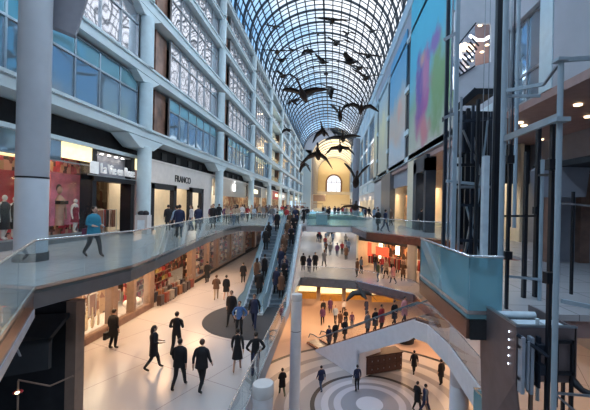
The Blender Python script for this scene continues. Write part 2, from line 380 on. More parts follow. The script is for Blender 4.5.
# near haunch and cross beam beside the first column
nb = MB(); nb.extrude([atY(44, 22, 11.7), atY(75, 35, 11.7), atY(87, -2, 11.7), atY(104, -60, 11.7), atY(30, -60, 11.7), atY(30, 20, 11.7)], (-.2, .3, 0))
trim(nb, M['capital'])
for i in range(-2, 9):
    for x_, a_ in ((-10.2, .95), (6.9, -.95)): area((x_, 8+i*14.2, 22.3), (0, -a_, 0), .5, 950 if i < 2 else 520, (.66, .84, 1), 12, 2.2)  # cool fill lights added along both cornices to brighten the hall, no fixtures modelled
for i in range(1, 9): area((-8.3, 8+i*15, 5.6), (0, math.radians(0), 0), 1.2, 150, (1, .95, .88), 8)  # neutral fill added over the left walkway to lift the interior
# ------------------------------------------------------------------ right wall with its slots
RX = 7.7
rw = MB()
rw.box(RX, RX+.6, -45, 12.9, 6.3, 23.5); rw.box(RX, RX+.6, 15.4, 62, 6.5, 23.5); rw.box(RX, RX+.6, 12.9, 15.4, 9.9, 23.5)
struct(rw, 'wall_right', M['lilac'])
for (z0, z1) in ((6.5, 7.0), (18.9, 19.3), (22.0, 23.5)):
    trim(MB().box(RX-.18, RX+.02, 15.6, 139, z0, z1), M['beam'])
rb = MB().box(RX-.02, RX+.6, 62, 139, 19.5, 23.5).box(RX, RX+.6, 62, 139, 4.6, 7.0); trim(rb, M['beam'])
for i in range(7):
    ya = 63+i*11; 
    for (z0, z1) in ((7.1, 10.4), (11, 14.4), (15, 19.2)): window(RX+.2, ya, ya+9.6, z0, z1, 2.0, None, M['mirror2'], sgn=-1)
    trim(MB().box(RX-.15, RX+.5, ya+9.6, ya+11, 5, 24), M['white'])
trim(MB().box(RX-.04, RX+.02, 12.15, 12.9, 6.3, 12), M['white']); trim(MB().box(RX-.12, RX+.02, 15.3, 16.4, 4, 24), M['white'])
window(RX+.25, 12.9, 15.3, 6.4, 9.9, 1.2, 7.6, M['mirror2'], sgn=-1)
for i, yy in enumerate((17.5, 27.5)):
    trim(MB().box(RX-.1, RX+.02, yy, yy+.4, 19.3, 24.3), M['white'])
# slots
for ya, yb in ((34.1, 35.9), (45.9, 47.3), (56.6, 58)):
    trim(MB().box(RX-.02, RX+.02, ya, yb, 7.1, 18.8), M['black'])
    for z in (9.2, 13.6): trim(MB().box(RX-.3, RX+.0, ya, yb, z, z+.5), M['beam'])
sky_b = (.22, .62, .80)
m1 = mural('mural_figure', [(0, (.60, .55, .50)), (.10, (.50, .52, .42)), (.28, (.25, .42, .30)), (.42, (.18, .45, .52)), (.58, (.08, .45, .62)), (1, (.12, .60, .75))],
     [(.30, .28, .25, .20, (.20, .34, .14)), (.64, .30, .16, .24, (.45, .10, .30)), (.68, .40, .12, .20, (.16, .09, .34)), (.60, .42, .08, .14, (.50, .18, .34)), (.60, .13, .12, .08, (.62, .22, .25)), (.66, .53, .06, .05, (.60, .30, .25)), (.42, .52, .10, .05, (.25, .15, .40))])
m2 = mural('mural_sky', [(0, (.62, .62, .64)), (.18, (.52, .60, .66)), (.3, (.66, .52, .44)), (.5, (.55, .48, .42)), (.64, (.18, .42, .60)), (1, (.14, .42, .66))], [(.3, .45, .15, .08, (.72, .42, .32))])
m3 = mural('mural_sand', [(0, (.66, .62, .50)), (.4, (.62, .60, .48)), (.7, (.52, .55, .50)), (1, (.45, .62, .70))], [(.5, .5, .4, .2, (.75, .68, .42))])
for (ya, yb, z1, mm, lb) in ((20.5, 34.0, 21.8, m1, 'large blue mural with a pink and purple figure, nearest of the banners'),
        (35.9, 45.8, 20.5, m2, 'tall mural fading from blue to peach, second along the right wall'),
        (47.4, 56.5, 20, m3, 'tall pale sandy mural, third along the right wall'), (58.1, 62.5, 20, m3, 'narrow pale banner, farthest of the wall murals')):
    MB().box(-.06, .06, ya, yb, 6.55, z1).build('wall_mural', mm, origin=(0, (ya+yb)/2, 6.55), label=lb, cat='mural', group='murals along the right wall').location = (RX-.12, (ya+yb)/2, 6.55)

# right soffit above the upper floor, lower storefront walls
struct(MB().box(RX, 14, -45, 62, 6.0, 6.3), 'ceiling_right', M['soffit'])
for p in [(578, 104), (541, 139), (520, 122), (524, 125), (548, 143), (588, 116)]:
    u, v = uv(*p); Yc = F*(6.0-EYE)/v
    if u*Yc/F > 7.9:
        MB().lathe((0, 0, 0), [(.14, -.03), (.14, .02)], 16).build('downlight', M['warmlamp'], origin=(0, 0, 0), label='round warm downlight in the brown soffit at right', cat='light', group='downlights in the right soffit').location = (u*Yc/F, Yc, 5.97)
trim(MB().box(12.4, 12.6, -45, 22, L1, 6), M['capital'])
trim(MB().box(RX+.8, 12.4, 21.6, 22, 3.6, 6), M['darkgrey'])
aw = MB().extrude([atY(541, 197, 12), atY(586, 197, 12), atY(590, 168, 12), atY(556, 157, 12), atY(538, 170, 12)], (0, .5, 0)); trim(aw, M['capital'])
trim(MB().box(8.2, 12.4, 13.4, 13.7, 0, 3.4), M['capital'])
trim(MB().box(7.9, 12.4, 10.2, 13.6, 3.5, 3.7), M['darkgrey'])
for xx in (8.25, 9.5, 11): trim(MB().box(xx, xx+.35, 13.1, 13.4, 0, 3.4), M['brown'])

# ------------------------------------------------------------------ floors
LE = [(-4.4, 4.4), (-6.58, 7.62), (-6.32, 8.8), (-6.04, 10.4), (-6.25, 12.2), (-7.17, 18.2), (-7.85, 25.2), (-7.9, 30.2), (-5.6, 31.0)]
bridge_front = [(-2.35, 31.6), (-2.35, 33.0), (2.0, 33.0), (2.8, 26.3), (6.0, 22.3), (7.7, 20.5)]
f3 = MB().prism([(-20, 4.4)]+LE+bridge_front[:1]+bridge_front[1:]+[(16, 20.5), (16, 47), (-20, 47)], -.12, 0)
f3.prism([(-20, 47), (-7.5, 47), (-7.5, 139), (-20, 139)], -.12, 0).prism([(4.5, 47), (16, 47), (16, 139), (4.5, 139)], -.12, 0)
f3.prism([(-7.5, 62), (4.5, 62), (4.5, 72), (-7.5, 72)], -.12, 0).prism([(-20, 139), (16, 139), (16, 205), (-20, 205)], -.12, 0)
f3.prism([(2.7, 6.6), (12.5, 6.6), (12.5, 10.1), (7.9, 10.1), (7.7, 20.5), (16, 20.5), (16, 4), (12.5, 4), (12.5, 6.6)][0:4]+[(2.7, 10.1)], -.12, 0)
f3.prism([(7.9, 10.1), (16, 10.1), (16, 20.5), (7.9, 20.5)], -.12, 0)
f3.prism([(3.1, 10.1), (7.9, 10.1), (7.9, 13.4), (4.45, 13.4)], -.12, 0)
struct(f3, 'floor', M['floor3'])
def fascia(pts, z0, z1, m, th=.10, name=None):
    b = MB()
    for p, q in zip(pts[:-1], pts[1:]): b.bar((p[0], p[1], (z0+z1)/2), (q[0], q[1], (z0+z1)/2), th, z1-z0)
    return trim(b, m)
fascia(LE[1:], -.44, -.02, M['slab']); fascia(LE[:2], -.46, -.02, M['copper']); fascia(LE[:2], -.64, -.46, M['skirtblue2'], .14)
fascia([(-2.35, 33), (2.0, 33)], -.6, -.02, M['parapet']); fascia([(2.0, 33), (2.8, 26.3), (6.0, 22.3), (7.7, 20.5)], -.55, -.02, M['copper'], .12)
fascia([(2.7, 10.1), (2.7, 6.6)], -.5, -.13, M['copper'], .12); fascia([(2.7, 6.6), (3.3, 6.6)], -.5, -.13, M['darkgrey'], .12)
# under-side of upper floor
struct(MB().prism([(-20, 4.4)]+[(x-.12, y) for x, y in LE]+[(-2.4, 31.7), (-2.4, 33.1), (1.9, 33.1), (2.9, 26.5), (6.1, 22.5), (7.8, 20.7), (16, 20.7), (16, 47), (-20, 47)], -.5, -.14), 'ceiling_lower', M['capital'])
struct(MB().prism([(-20, 47), (-7.5, 47), (-7.5, 139), (-20, 139)], -.75, -.14).prism([(4.5, 47), (16, 47), (16, 139), (4.5, 139)], -.75, -.14).box(-7.5, 4.5, 62, 72, -.75, -.14), 'ceiling_far', M['capital'])
struct(MB().prism([(2.8, 6.7), (12.5, 6.7), (12.5, 10), (2.8, 10)], -.48, -.14).prism([(7.9, 10), (16, 10), (16, 20.6), (7.9, 20.6)], -.75, -.14), 'ceiling_landing', M['soffit'])

RE2 = [(-2.6, 31.2), (2.4, 30.2), (6.4, 26.1), (6.7, 22.2), (6.3, 20.9)]
RE3 = [(5.6, 19.3), (5.85, 16.6), (5.65, 12.4), (5.3, 8)]
f2 = MB().prism([(-20, 2), (-2.65, 2), (-2.65, 31.3)]+RE2[1:]+[(6.3, 20.8)]+RE3+[(5.3, 2), (20, 2), (20, 47), (-20, 47)], L2-.12, L2)
f2.prism([(-20, 47), (16, 47), (16, 139), (-20, 139)], L2-.12, L2)
struct(f2, 'floor_lower', M['floor2'])
fascia([(-2.65, 6), (-2.65, 31.25), (2.4, 30.2)], L2-.7, L2-.01, M['steel']); fascia(RE2[1:], L2-.6, L2-.01, M['copper'])
fascia([(4.95, 20.1), (5.6, 19.3), (5.85, 16.6), (5.65, 12.4), (5.3, 8)], L2-1.0, L2+.0, M['parapet'], .14)
struct(MB().prism([(-20, 2), (-2.75, 2), (-2.75, 31.4), (2.4, 30.4), (6.5, 26.3), (6.8, 22), (5.75, 19.2), (6.0, 16.6), (5.8, 12.4), (5.5, 2), (20, 2), (20, 60), (-20, 60)], L2-.8, L2-.14), 'ceiling_basement', M['soffit'])
ring = ramp_rings('concourse_floor', [(0, (.66, .70, .80)), (.8, (.30, .33, .40)), (1.75, (.55, .58, .68)), (2.15, (.30, .32, .38)), (2.5, (.60, .62, .70)), (2.9, (.42, .44, .50)), (3.3, (.02, .02, .025)), (3.6, (.42, .41, .42)),
      (4.4, (.60, .58, .58)), (5.1, (.36, .34, .34)), (5.7, (.58, .54, .50)), (6.6, (.30, .28, .27)), (7.1, (.56, .50, .46)), (8.4, (.05, .05, .05)), (8.7, (.55, .40, .32)), (11, (.50, .36, .28)), (11.6, (.56, .42, .34))], (2.6, 20.9), 14)
struct(MB().box(-20, 20, -45, 62, L1-.12, L1), 'floor_basement', ring)
struct(MB().box(-20, 20, -45.3, -45, L1, 33), 'wall_back', M['lilac'])
mp_ = [(3.35*math.cos(2*PI*k/64), 3.35*math.sin(2*PI*k/64)) for k in range(64)]; mp_ = [(min(x, .95), y) for x, y in mp_]
MB().prism(mp_, 0, .012).build('entrance_mat', M['mat'], label='large round dark mat at the foot of the twin escalators', cat='mat').location = (-3.75, 19.95, L2+.002)
trim(MB().box(-20, 20, 61.6, 62, L1, L2), M['brown'])

# ------------------------------------------------------------------ balustrades
def balustrade(name, pts, z, h, gm, label, gap=None, zb=None, posts=0, group=None):
    """pts in plan; panels about 2 m long with a steel handrail; each pane its own part"""
    zb = z-.12 if zb is None else zb
    c = Vector((*pts[0], z)); root = empty(name, c, 0, label, 'railing', group)
    rm = MB(); rm.tube([Vector((x, y, z+h))-c for x, y in pts], .028, 8); 
    for p, q in zip(pts[:-1], pts[1:]):
        rm.bar(Vector((*p, z+.02))-c, Vector((*q, z+.02))-c, .05, .07)
    rm.build('handrail', M['rail'], root)
    for p, q in zip(pts[:-1], pts[1:]):
        p = Vector((*p, 0)); q = Vector((*q, 0)); L = (q-p).length; n = max(1, round(L/2.1)); d = (q-p)/n
        for i in range(n):
            a = p+d*i+d.normalized()*.012; b = p+d*(i+1)-d.normalized()*.012
            MB().bar(Vector((a.x, a.y, (zb+z+h)/2))-c, Vector((b.x, b.y, (zb+z+h)/2))-c, .018, z+h-zb-.03).build('glass_panel', gm, root)
    return root
def inset(pts, dx): return [(x+dx, y) for x, y in pts]
balustrade('glass_railing', [(x+.07, y+.0) for x, y in LE[:2]], 0, 1.08, M['railglass'], 'glass railing at far left, running from the corner towards the viewer')
balustrade('glass_railing', [(x+.07, y) for x, y in LE[1:-1]]+[(-5.6, 30.95)], 0, 1.08, M['railglass'], 'long curved glass railing of the upper left walkway')
balustrade('glass_railing', [(-2.3, 32.95), (2.0, 32.95)], 0, 1.1, M['bridgeglass'], 'green-tinted glass railing on the front of the upper bridge', zb=-.1)
balustrade('glass_railing', [(2.0, 33), (2.75, 26.3), (5.95, 22.25), (7.6, 20.45)], 0, 1.08, M['railglass'], 'angled glass railing of the upper right walkway')
balustrade('glass_railing', [(-7.5, 62), (-7.5, 47), (4.5, 47), (4.5, 62)], 0, 1.1, M['bridgeglass'], 'glass railing around the second floor opening beyond the bridge')
balustrade('glass_railing', [(2.66, 10.1), (2.66, 6.56), (3.3, 6.56)], 0, 1.08, M['blueglass'], 'deep blue glass railing of the lift landing', zb=-.12)
balustrade('glass_railing', [(-2.62, 6.5), (-2.62, 21.2)], L2, 1.05, M['railglass'], 'glass railing beside the white poles on the lower floor')
balustrade('glass_railing', [(-2.3, 31.15), (2.4, 30.2), (6.35, 26.1), (6.6, 22.2)], L2, 1.05, M['shopglass'], 'clear glass railing on the lower right balcony')
balustrade('glass_railing', [(5.6, 19.2), (5.85, 16.6), (5.65, 12.4)], L2, 1.05, M['shopglass'], 'glass railing above the pale parapet at lower right')

# ------------------------------------------------------------------ near column, poles, lower columns
cr = empty('trim_900', (-9.62, 11.1, 0)); cr['kind'] = 'structure'
MB().lathe((0, 0, 0), [(.43, .25), (.43, 2.62), (.42, 2.64), (.42, 2.70), (.43, 2.72), (.43, 15)], 40).build('shaft', M['column'], cr)
MB().lathe((0, 0, 0), [(.46, 0), (.46, .26), (.43, .27)], 40).build('base_ring', M['darkgrey'], cr)
MB().lathe((0, 0, 0), [(.435, 2.645), (.435, 2.695)], 40).build('band', M['black'], cr)
for (x, Y, zt, lb) in ((-1.75, 18.7, atY(299, 294, 18.7).z, 'tall slender white pole rising from the concourse'), (-1.83, 9.9, atY(264, 383, 9.9).z, 'white pole top cut off by the bottom edge, beside the glass railing')):
    r = empty('white_pole', (x, Y, L1), 0, lb, 'pole', 'white poles standing in the opening'); h = zt-L1
    MB().lathe((0, 0, 0), [(.29, 0), (.29, h-2.0)], 28).build('lower_section', M['parapet'], r)
    MB().lathe((0, 0, 0), [(.275, h-2.0), (.275, h-1.96)], 28).build('joint', M['darkgrey'], r)
    MB().lathe((0, 0, 0), [(.29, h-1.96), (.29, h-.35)], 28).build('upper_section', M['parapet'], r)
    MB().lathe((0, 0, 0), [(.30, h-.35), (.30, h-.02), (.28, h)], 28).build('cap', M['ceilwhite'], r)
cc = MB().lathe((6.75, 17.6, 0), [(.47, L1), (.47, L1+2.95), (.455, L1+2.96), (.455, L1+3.0), (.47, L1+3.01), (.47, L2-.8)], 32); trim(cc, M['parapet'])
trim(MB().lathe((4.4, 62, 0), [(.6, -.1), (.6, 14)], 20), M['capital'])
trim(MB().lathe((7.3, 30.6, 0), [(.42, L2), (.42, -.7)], 24), M['ceilwhite'])

# ------------------------------------------------------------------ escalators
def escalator(name, x0, y0, z0, rise, run, heading, width, label, side, glassm, skirt, group=None, side2=None):
    """local +y is uphill; origin at the lower comb; parts: truss, steps, balustrade glass, handrails, skirts"""
    r = empty(name, (x0, y0, z0), heading, label, 'escalator', group)
    fb, ft = 1.0, 1.0; ang = rise/run
    n = int(rise/.2); st = MB()
    st.box(-width/2, width/2, -1.0, fb, -.04, .01); st.build('landing_plate', M['steel'], r)
    MB().box(-width/2, width/2, fb+run, fb+run+ft+.9, rise-.04, rise+.01).build('landing_plate', M['steel'], r)
    s2 = MB()
    for i in range(n):
        ya = fb+run*i/n; yb = fb+run*(i+1)/n; s2.box(-width/2+.05, width/2-.05, ya, yb+.02, rise*i/n-.25, rise*(i+1)/n-.03)
        s2.box(-width/2+.05, width/2-.05, ya, ya+.03, rise*(i+1)/n-.06, rise*(i+1)/n-.02, 1)
    s2.build('steps', [M['stepmetal'], M['steel']], r)
    tr = [(-.3, -.05), (fb, -.05), (fb+run, rise-.05), (fb+run+ft+.6, rise-.05), (fb+run+ft+.6, rise-.9), (fb+run+.2, rise-.95), (fb+.6, -.75), (-.3, -.6)]
    tm = MB(); tm.extrude([(-width/2-.2, a, b) for a, b in tr], (width+.4, 0, 0)); tm.build('truss', side, r)
    for sgn in (-1, 1):
        x = sgn*(width/2+.06)
        path = [(-.55, .55), (-.35, .92), (.1, 1.0), (fb, 1.0), (fb+run, rise+1.0), (fb+run+ft, rise+1.0), (fb+run+ft+.45, rise+.92), (fb+run+ft+.6, rise+.55)]
        g = MB(); poly = [(-.45, .15), (-.3, .88), (.1, .95), (fb, .95), (fb+run, rise+.95), (fb+run+ft, rise+.95), (fb+run+ft+.4, rise+.88), (fb+run+ft+.55, rise+.15), (fb+run, rise+.15), (fb, .15)]
        g.extrude([(x-.01, a, b) for a, b in poly], (.02, 0, 0)); gp_ = g.build('balustrade_glass', glassm, r); MB().tube([(x, a, b) for a, b in path], .045, 8).build('handrail', M['handrailmat'], gp_)
        k = MB(); poly = [(-.6, -.02), (-.6, .16), (fb, .16), (fb+run, rise+.16), (fb+run+ft+.6, rise+.16), (fb+run+ft+.6, rise-.05), (fb+run, rise-.05), (fb, -.05)]
        k.extrude([(x-(.02 if sgn > 0 else .18), a, b) for a, b in poly], (.20, 0, 0)); k.build('skirt', skirt, r)
    return r
M['stepmetal'] = mat('step_metal', (.20, .25, .30), .5, metal=.2)
M['handrailmat'] = mat('rubber_handrail', (.10, .17, .21), .35)
M['escpanel'] = glass('lit_escalator_panel', (.75, .88, .92), (.70, .84, .92), .58, .06)
M['skirtblue'] = mat('brushed_blue_skirt', (.72, .83, .92), .35)
escalator('escalator', -4.82, 20.9, L2, 4.6, 8.6, 0, 1.05, 'left of the two parallel escalators rising to the upper floor', M['parapet'], M['escpanel'], M['skirtblue'], 'twin escalators')
escalator('escalator', -3.32, 20.9, L2, 4.6, 8.6, 0, 1.05, 'right-hand, crowded one of the two parallel escalators', M['parapet'], M['escpanel'], M['skirtblue'], 'twin escalators')
# basement escalator: low end far left, high end near right
A = Vector((-1.05, 28.3)); B = Vector((4.95, 20.1)); dv = (B-A).normalized(); nrm = Vector((-dv.y, dv.x)); nrm = nrm if nrm.y > 0 else -nrm
hd = math.atan2(dv.y, dv.x)-PI/2; Lh = (B-A).length
base = A+nrm*.95-dv*1.0
escalator('escalator', base.x, base.y, L1, 5.4, Lh, hd, 1.05, 'escalator climbing from the basement concourse behind a pale wedge wall', M['copper'], M['shopglass'], M['copper'])
wd = MB(); P = A+dv*5.45
wd.extrude([(A.x, A.y, L1), (P.x, P.y, L1), (P.x, P.y, L1+1.75), (B.x-dv.x*.4, B.y-dv.y*.4, L2-1.35), (B.x, B.y, L2-1.0), (B.x+.0, B.y, L2+.05), (A.x, A.y, L1+.1)], (nrm.x*.2, nrm.y*.2, 0))
trim(wd, M['parapet'])
rp = MB(); rp.extrude([(P.x, P.y, L1), (P.x+nrm.x*2.1, P.y+nrm.y*2.1, L1), (P.x+nrm.x*2.1, P.y+nrm.y*2.1, L1+2.6), (P.x, P.y, L1+2.0)], (-dv.x*.25, -dv.y*.25, 0)); trim(rp, M['parapet'])
# dark wooden kiosk below it
M['kiosk'] = mat('dark_walnut', (.07, .03, .025), .45); M['kiosk2'] = mat('walnut_panel', (.10, .045, .035), .4)
kd = empty('kiosk', (2.75, 24.3, L1), .36, 'low dark wooden cabinet counter beside the pale wedge wall', 'kiosk')
MB().box(0, 2.9, 0, 1.0, .08, 1.3).build('body', M['kiosk'], kd); MB().box(-.05, 2.95, -.06, 1.06, 1.3, 1.38).build('countertop', M['kiosk'], kd)
for i in range(6):
    for j in range(2):
        MB().box(.08+i*.47, .50+i*.47, -.03, 0, .14+j*.58, .66+j*.58).build('cabinet_door', M['kiosk2'], kd) and MB().box(.40+i*.47, .44+i*.47, -.06, -.03, .36+j*.58, .46+j*.58).build('handle', M['steel'], [c for c in kd.children][-1])
bd = empty('bench', (6.9, 30.6, L1), .2, 'low round dark planter bench on the warm basement floor', 'bench')
MB().lathe((0, 0, 0), [(.7, 0), (.75, .4), (.9, .45), (.9, .52), (.55, .52), (.5, .46)], 28).build('seat', M['black'], bd)

# ------------------------------------------------------------------ upper left shops
SX = -12.3
trim(MB().box(-12.75, -12.6, 3, 139, 4.8, 5.82), M['darkgrey'])
trim(MB().box(-12.65, -12.05, 3, 21.9, 4.62, 4.80), M['beam'])
trim(MB().box(-12.65, -12.15, 21.9, 139, 4.72, 4.85), M['creamfascia'])
trim(MB().box(-17.2, -17, 3, 139, 0, 4.7), M['merch_pale']); trim(MB().box(-15.2, -15.1, 3, 21.8, 0, 4.4), M['merch_red'])
trim(MB().box(-17.2, -12.3, 3, 139, 4.5, 4.62), M['creamfascia'])
for i in range(10):
    yy = 23.4+i*2.35+(i//5)*1.6
    MB().box(-.05, .05, -.38, .38, 0, .5).build('vent', M['black'], label='square black vent in the recess above the upper shops', cat='vent', group='square vents over the upper shops').location = (-12.55, yy, 5.05)
# lingerie shop
trim(MB().box(SX-.05, SX+.05, 3, 15.6, 3.75, 4.62), M['mirror2']); trim(MB().box(SX-.05, SX+.06, 15.6, 17.6, 3.9, 4.62), M['warmpanel'])
trim(MB().box(SX-.05, SX+.06, 21.45, 22.0, 3.95, 4.6), M['warmpanel']); trim(MB().box(SX-.05, SX+.06, 21.5, 22.3, 0, 3.9), M['soffit'])
trim(MB().box(SX-.5, SX+.12, 6, 17.75, 0, .34), M['slab'])
trim(MB().box(SX-.6, SX+.05, 17.7, 18.0, 0, 4.75).box(SX-.6, SX+.05, 21.1, 21.45, 0, 4.75).box(SX-.6, SX+.05, 18, 21.1, 4.55, 4.75).box(SX-.6, SX+.12, 17.7, 21.45, 3.0, 3.3), M['black'])
trim(MB().box(SX-.4, SX-.34, 18, 21.1, 3.3, 4.55), M['capital'])
NW[0] += 1; w = struct(MB().box(SX-.02, SX+.03, 6, 17.7, .34, .40).box(SX-.02, SX+.03, 6, 17.7, 3.7, 3.76), 'window_%d' % NW[0], M['steel'])
for a in (6, 9, 12, 15): MB().quad((SX, a, .4), (SX, a+2.9, .4), (SX, a+2.9, 3.7), (SX, a, 3.7)).build('pane', M['shopglass'], w)
sg = empty('shop_sign', (SX+.16, 18.1, 3.42), 0, 'shop sign reading La Vie en Rose in white letters over the black portal', 'sign')
MB().box(-.03, .0, -.75, -.12, -.08, .55).build('logo_square', M['signwhite'], sg)
MB().box(-.08, -.03, -.85, 3.75, -.18, -.12).build('mounting_bar', M['steel'], sg)
t = text('lettering', 'La Vie en Rose', (0.02, 0, 0), (PI/2, 0, PI/2), .74, M['signwhite'], sg, .04, .70, .004)
for i in range(4):
    o = MB().lathe((0, 0, 0), [(.03, .12), (.07, .02), (.09, 0)], 12).build('spotlight', M['whitelamp'], label='small spotlight washing the panel above the black shop portal', cat='light', group='four spotlights over the shop sign')
    o.location = (SX-.12, 18.6+i*.62, 4.44); area((SX-.12, 18.6+i*.62, 4.40), (0, 0, 0), .08, 1.6, NEUT)
# posters and back displays of the lingerie shop
def flat(name, m, pts, d=(-.03, 0, 0), **k): return MB().extrude(pts, d).build(name, m, **k)
M['pink'] = mat('pink_print', (.75, .22, .30), .5, var=.35, scale=1.5); M['rosered'] = mat('rose_red', (.62, .03, .08), .5, var=.25, scale=1)
for (ya, yb, m, lb) in ((14.4, 15.3, M['red'], 'narrow plain red poster at the far left of the shop window'), (17.8, 20.5, M['rosered'], 'wide crimson poster panel behind the mannequin in the window')):
    MB().box(-.03, .03, ya, yb, 0, 2.7).build('poster', m, label=lb, cat='poster').location = (-14.0, 0, .5)
ps = MB().box(-.03, .03, 15.0, 16.9, 0, 2.6).build('poster', M['pink'], label='pink poster of a dark-haired woman in a black top, in the window', cat='poster'); ps.location = (-13.45, 1.5, .7)
fg = MB().tube([(.05, 15.5, 0), (.05, 15.5, .8), (.05, 15.52, 1.25), (.05, 15.5, 1.5)], [.22, .20, .26, .07], 12).ball((.05, 15.5, 1.75), .12, .15, .2); fg.tube([(.05, 15.75, 1.3), (.06, 15.9, .8), (.06, 15.95, .3)], [.08, .06, .05], 8)
fg.build('printed_figure', M['skin'], ps); MB().box(.05, .30, 15.26, 15.78, 1.05, 1.22).build('printed_top', M['black'], ps); MB().ball((-.02, 15.5, 1.82), .12, .20, .24).build('printed_hair', M['hair'], ps)
for yy in (9, 12.5, 15.6, 18.2): area((-14.6, yy, 4.4), (0, 0, 0), 2.0, 80, WARM, 1.5)
strip = MB().box(-15.5, -14.4, 8, 17.5, 3.75, 3.95).build('light_trough', M['warmpanel'], label='long glowing yellow ceiling trough inside the first upper shop', cat='light')
strip.location = (0, 0, .2)
# second upper shop: beige fascia and black portals
trim(MB().box(SX-.1, SX+.1, 22.3, 35.3, 3.05, 4.72), M['creamfascia'])
for (a, b) in ((23.1, 27.0), (29.6, 32.7)):
    trim(MB().box(SX-.1, SX+.22, a, a+.5, 0, 3.2).box(SX-.1, SX+.22, b-.5, b, 0, 3.2).box(SX-.1, SX+.22, a, b, 2.85, 3.25), M['black'])
trim(MB().box(SX-.1, SX+.05, 22.2, 23.1, 0, 3.05).box(SX-.1, SX+.05, 32.7, 35.3, 0, 3.05), M['creamfascia'])
sg = empty('shop_sign', (SX+.13, 28.0, 3.55), 0, 'thin dark lettering reading FRANCO on a beige shop fascia', 'sign')
text('lettering', 'FRANCO', (0, -1.2, 0), (PI/2, 0, PI/2), .75, M['signdark'], sg, .02, 1.0)
trim(MB().box(-14.6, -14.5, 22.5, 35, 0, 4.4), M['cream'])
for yy in (24, 28, 32): area((-13.6, yy, 4.2), (0, 0, 0), 2.2, 110, NEUT, 1)
# third shop: brushed metal fascia and fruit logo
trim(MB().box(SX-.1, SX+.12, 36.2, 49.2, 2.75, 4.95), M['applesteel'])
ap = empty('shop_sign', (SX+.2, 43.0, 3.9), 0, 'glowing white apple shaped logo on the brushed metal fascia', 'sign')
pa = []
for i in range(40):
    a = 2*PI*i/40; rr = .5*(1+.10*math.cos(2*a+PI)*0-.12*math.exp(-((a-PI/2)/.35)**2)-.08*math.exp(-((a-3*PI/2)/.3)**2))
    px, pz = rr*math.cos(a), rr*1.05*math.sin(a)
    dx, dz = px-.62, pz-.08; dd = math.hypot(dx, dz)
    if dd < .28: px, pz = .62+dx*.28/dd*1.0, .08+dz*.28/dd
    pa.append((0, px, pz))
MB().extrude(pa, (.05, 0, 0)).build('fruit', M['logoglow'], ap)
MB().extrude([(0, 0, .56), (0, .06, .72), (0, .2, .84), (0, .18, .66), (0, .08, .57)], (.05, 0, 0)).build('leaf', M['logoglow'], ap)
trim(MB().box(-16, -15.9, 36, 49, 0, 4.4), M['ceilwhite'])
for yy in (38.5, 42.5, 46.5): area((-14.2, yy, 4.3), (0, 0, 0), 2.8, 210, (1, .85, .55), 2)
# farther upper shops
cols = [(.10, .09, .09), (.55, .50, .42), (.45, .05, .05), (.6, .6, .62), (.12, .10, .09), (.62, .55, .40), (.5, .5, .5), (.4, .3, .2)]
for i in range(8):
    ya = 50+i*10.6; fm = mat('shop_fascia_tone', cols[i], .5)
    trim(MB().box(SX-.1, SX+.15, ya, ya+9.8, 3.0, 4.7), fm)
    sgn = MB().box(0, .06, -1.6, 1.6, -.3, .3).build('shop_sign', M['signwhite'] if i % 2 else M['warmpanel'], label='small lit shop sign on a distant upper shopfront at left', cat='sign', group='distant lit signs on the left'); sgn.location = (SX+.2, ya+5, 3.85)
    trim(MB().box(SX-.15, SX+.15, ya+9.8, ya+10.6, 0, 4.7), M['cream'])
    area((-14.4, ya+5, 4.3), (0, 0, 0), 8, 330, WARM if i % 2 else NEUT, 2)

# ------------------------------------------------------------------ lower left shops
LX = -11.0; zt = -.52
def pier(y0, y1, m, x=LX, d=.35, z0=L2, z1=zt): return trim(MB().box(x-d, x+.06, y0, y1, z0, z1), m)
struct(MB().box(-15.2, -15.0, 11, 75, L2, zt), 'wall_rear', M['merch_warm'])
for a, b in ((14.9, 15.3), (17.5, 17.9), (19.35, 19.6), (21.1, 21.6), (27.4, 28.2), (31.0, 31.4), (33.6, 34.2), (38, 38.6), (44, 44.6), (50, 51)): pier(a, b, M['woodbrown'])
trim(MB().box(LX-.3, LX+.08, 14.9, 21.3, L2, L2+.32), M['brown']); trim(MB().box(LX-.3, LX+.08, 28, 60, L2, L2+.22), M['darkgrey'])
trim(MB().box(LX-.2, LX+.1, 17.9, 19.35, -1.55, zt), M['black'])
for a, b in ((15.3, 17.5), (17.9, 19.35), (19.6, 21.1), (28.2, 31.0), (31.4, 33.6), (34.2, 38), (38.6, 44)):
    NW[0] += 1; w = struct(MB().box(LX-.04, LX+.03, a, b, L2+.22, L2+.36), 'window_%d' % NW[0], M['woodbrown'])
    MB().quad((LX, a, L2+.3), (LX, b, L2+.3), (LX, b, zt), (LX, a, zt)).build('pane', M['shopglass'], w)
for yy, pw in ((16.4, 300), (18.7, 260), (20.4, 200), (24.5, 200), (29.5, 90), (32.5, 90), (37, 130), (42, 160), (50, 200), (60, 200)): area((-12.6, yy, zt-.15), (0, 0, 0), 1.6, pw, (1, .78, .50), 1.6)
trim(MB().box(-13.3, -13.2, 14.9, 21.3, L2, zt), M['merch_window'])
sw = [(0, -.42, .10), (0, -.30, -.02), (0, -.18, -.05), (0, 0, 0), (0, .50, .17), (0, .02, -.13), (0, -.22, -.22), (0, -.40, -.16), (0, -.46, -.02)]
sp = atX(114, 279, LX+.12)
so = MB().extrude(sw, (.03, 0, 0)).build('shop_sign', M['signwhite'], label='small white swoosh logo on the black header of the lower shop', cat='sign'); so.location = (LX+.12, sp.y, -1.15)
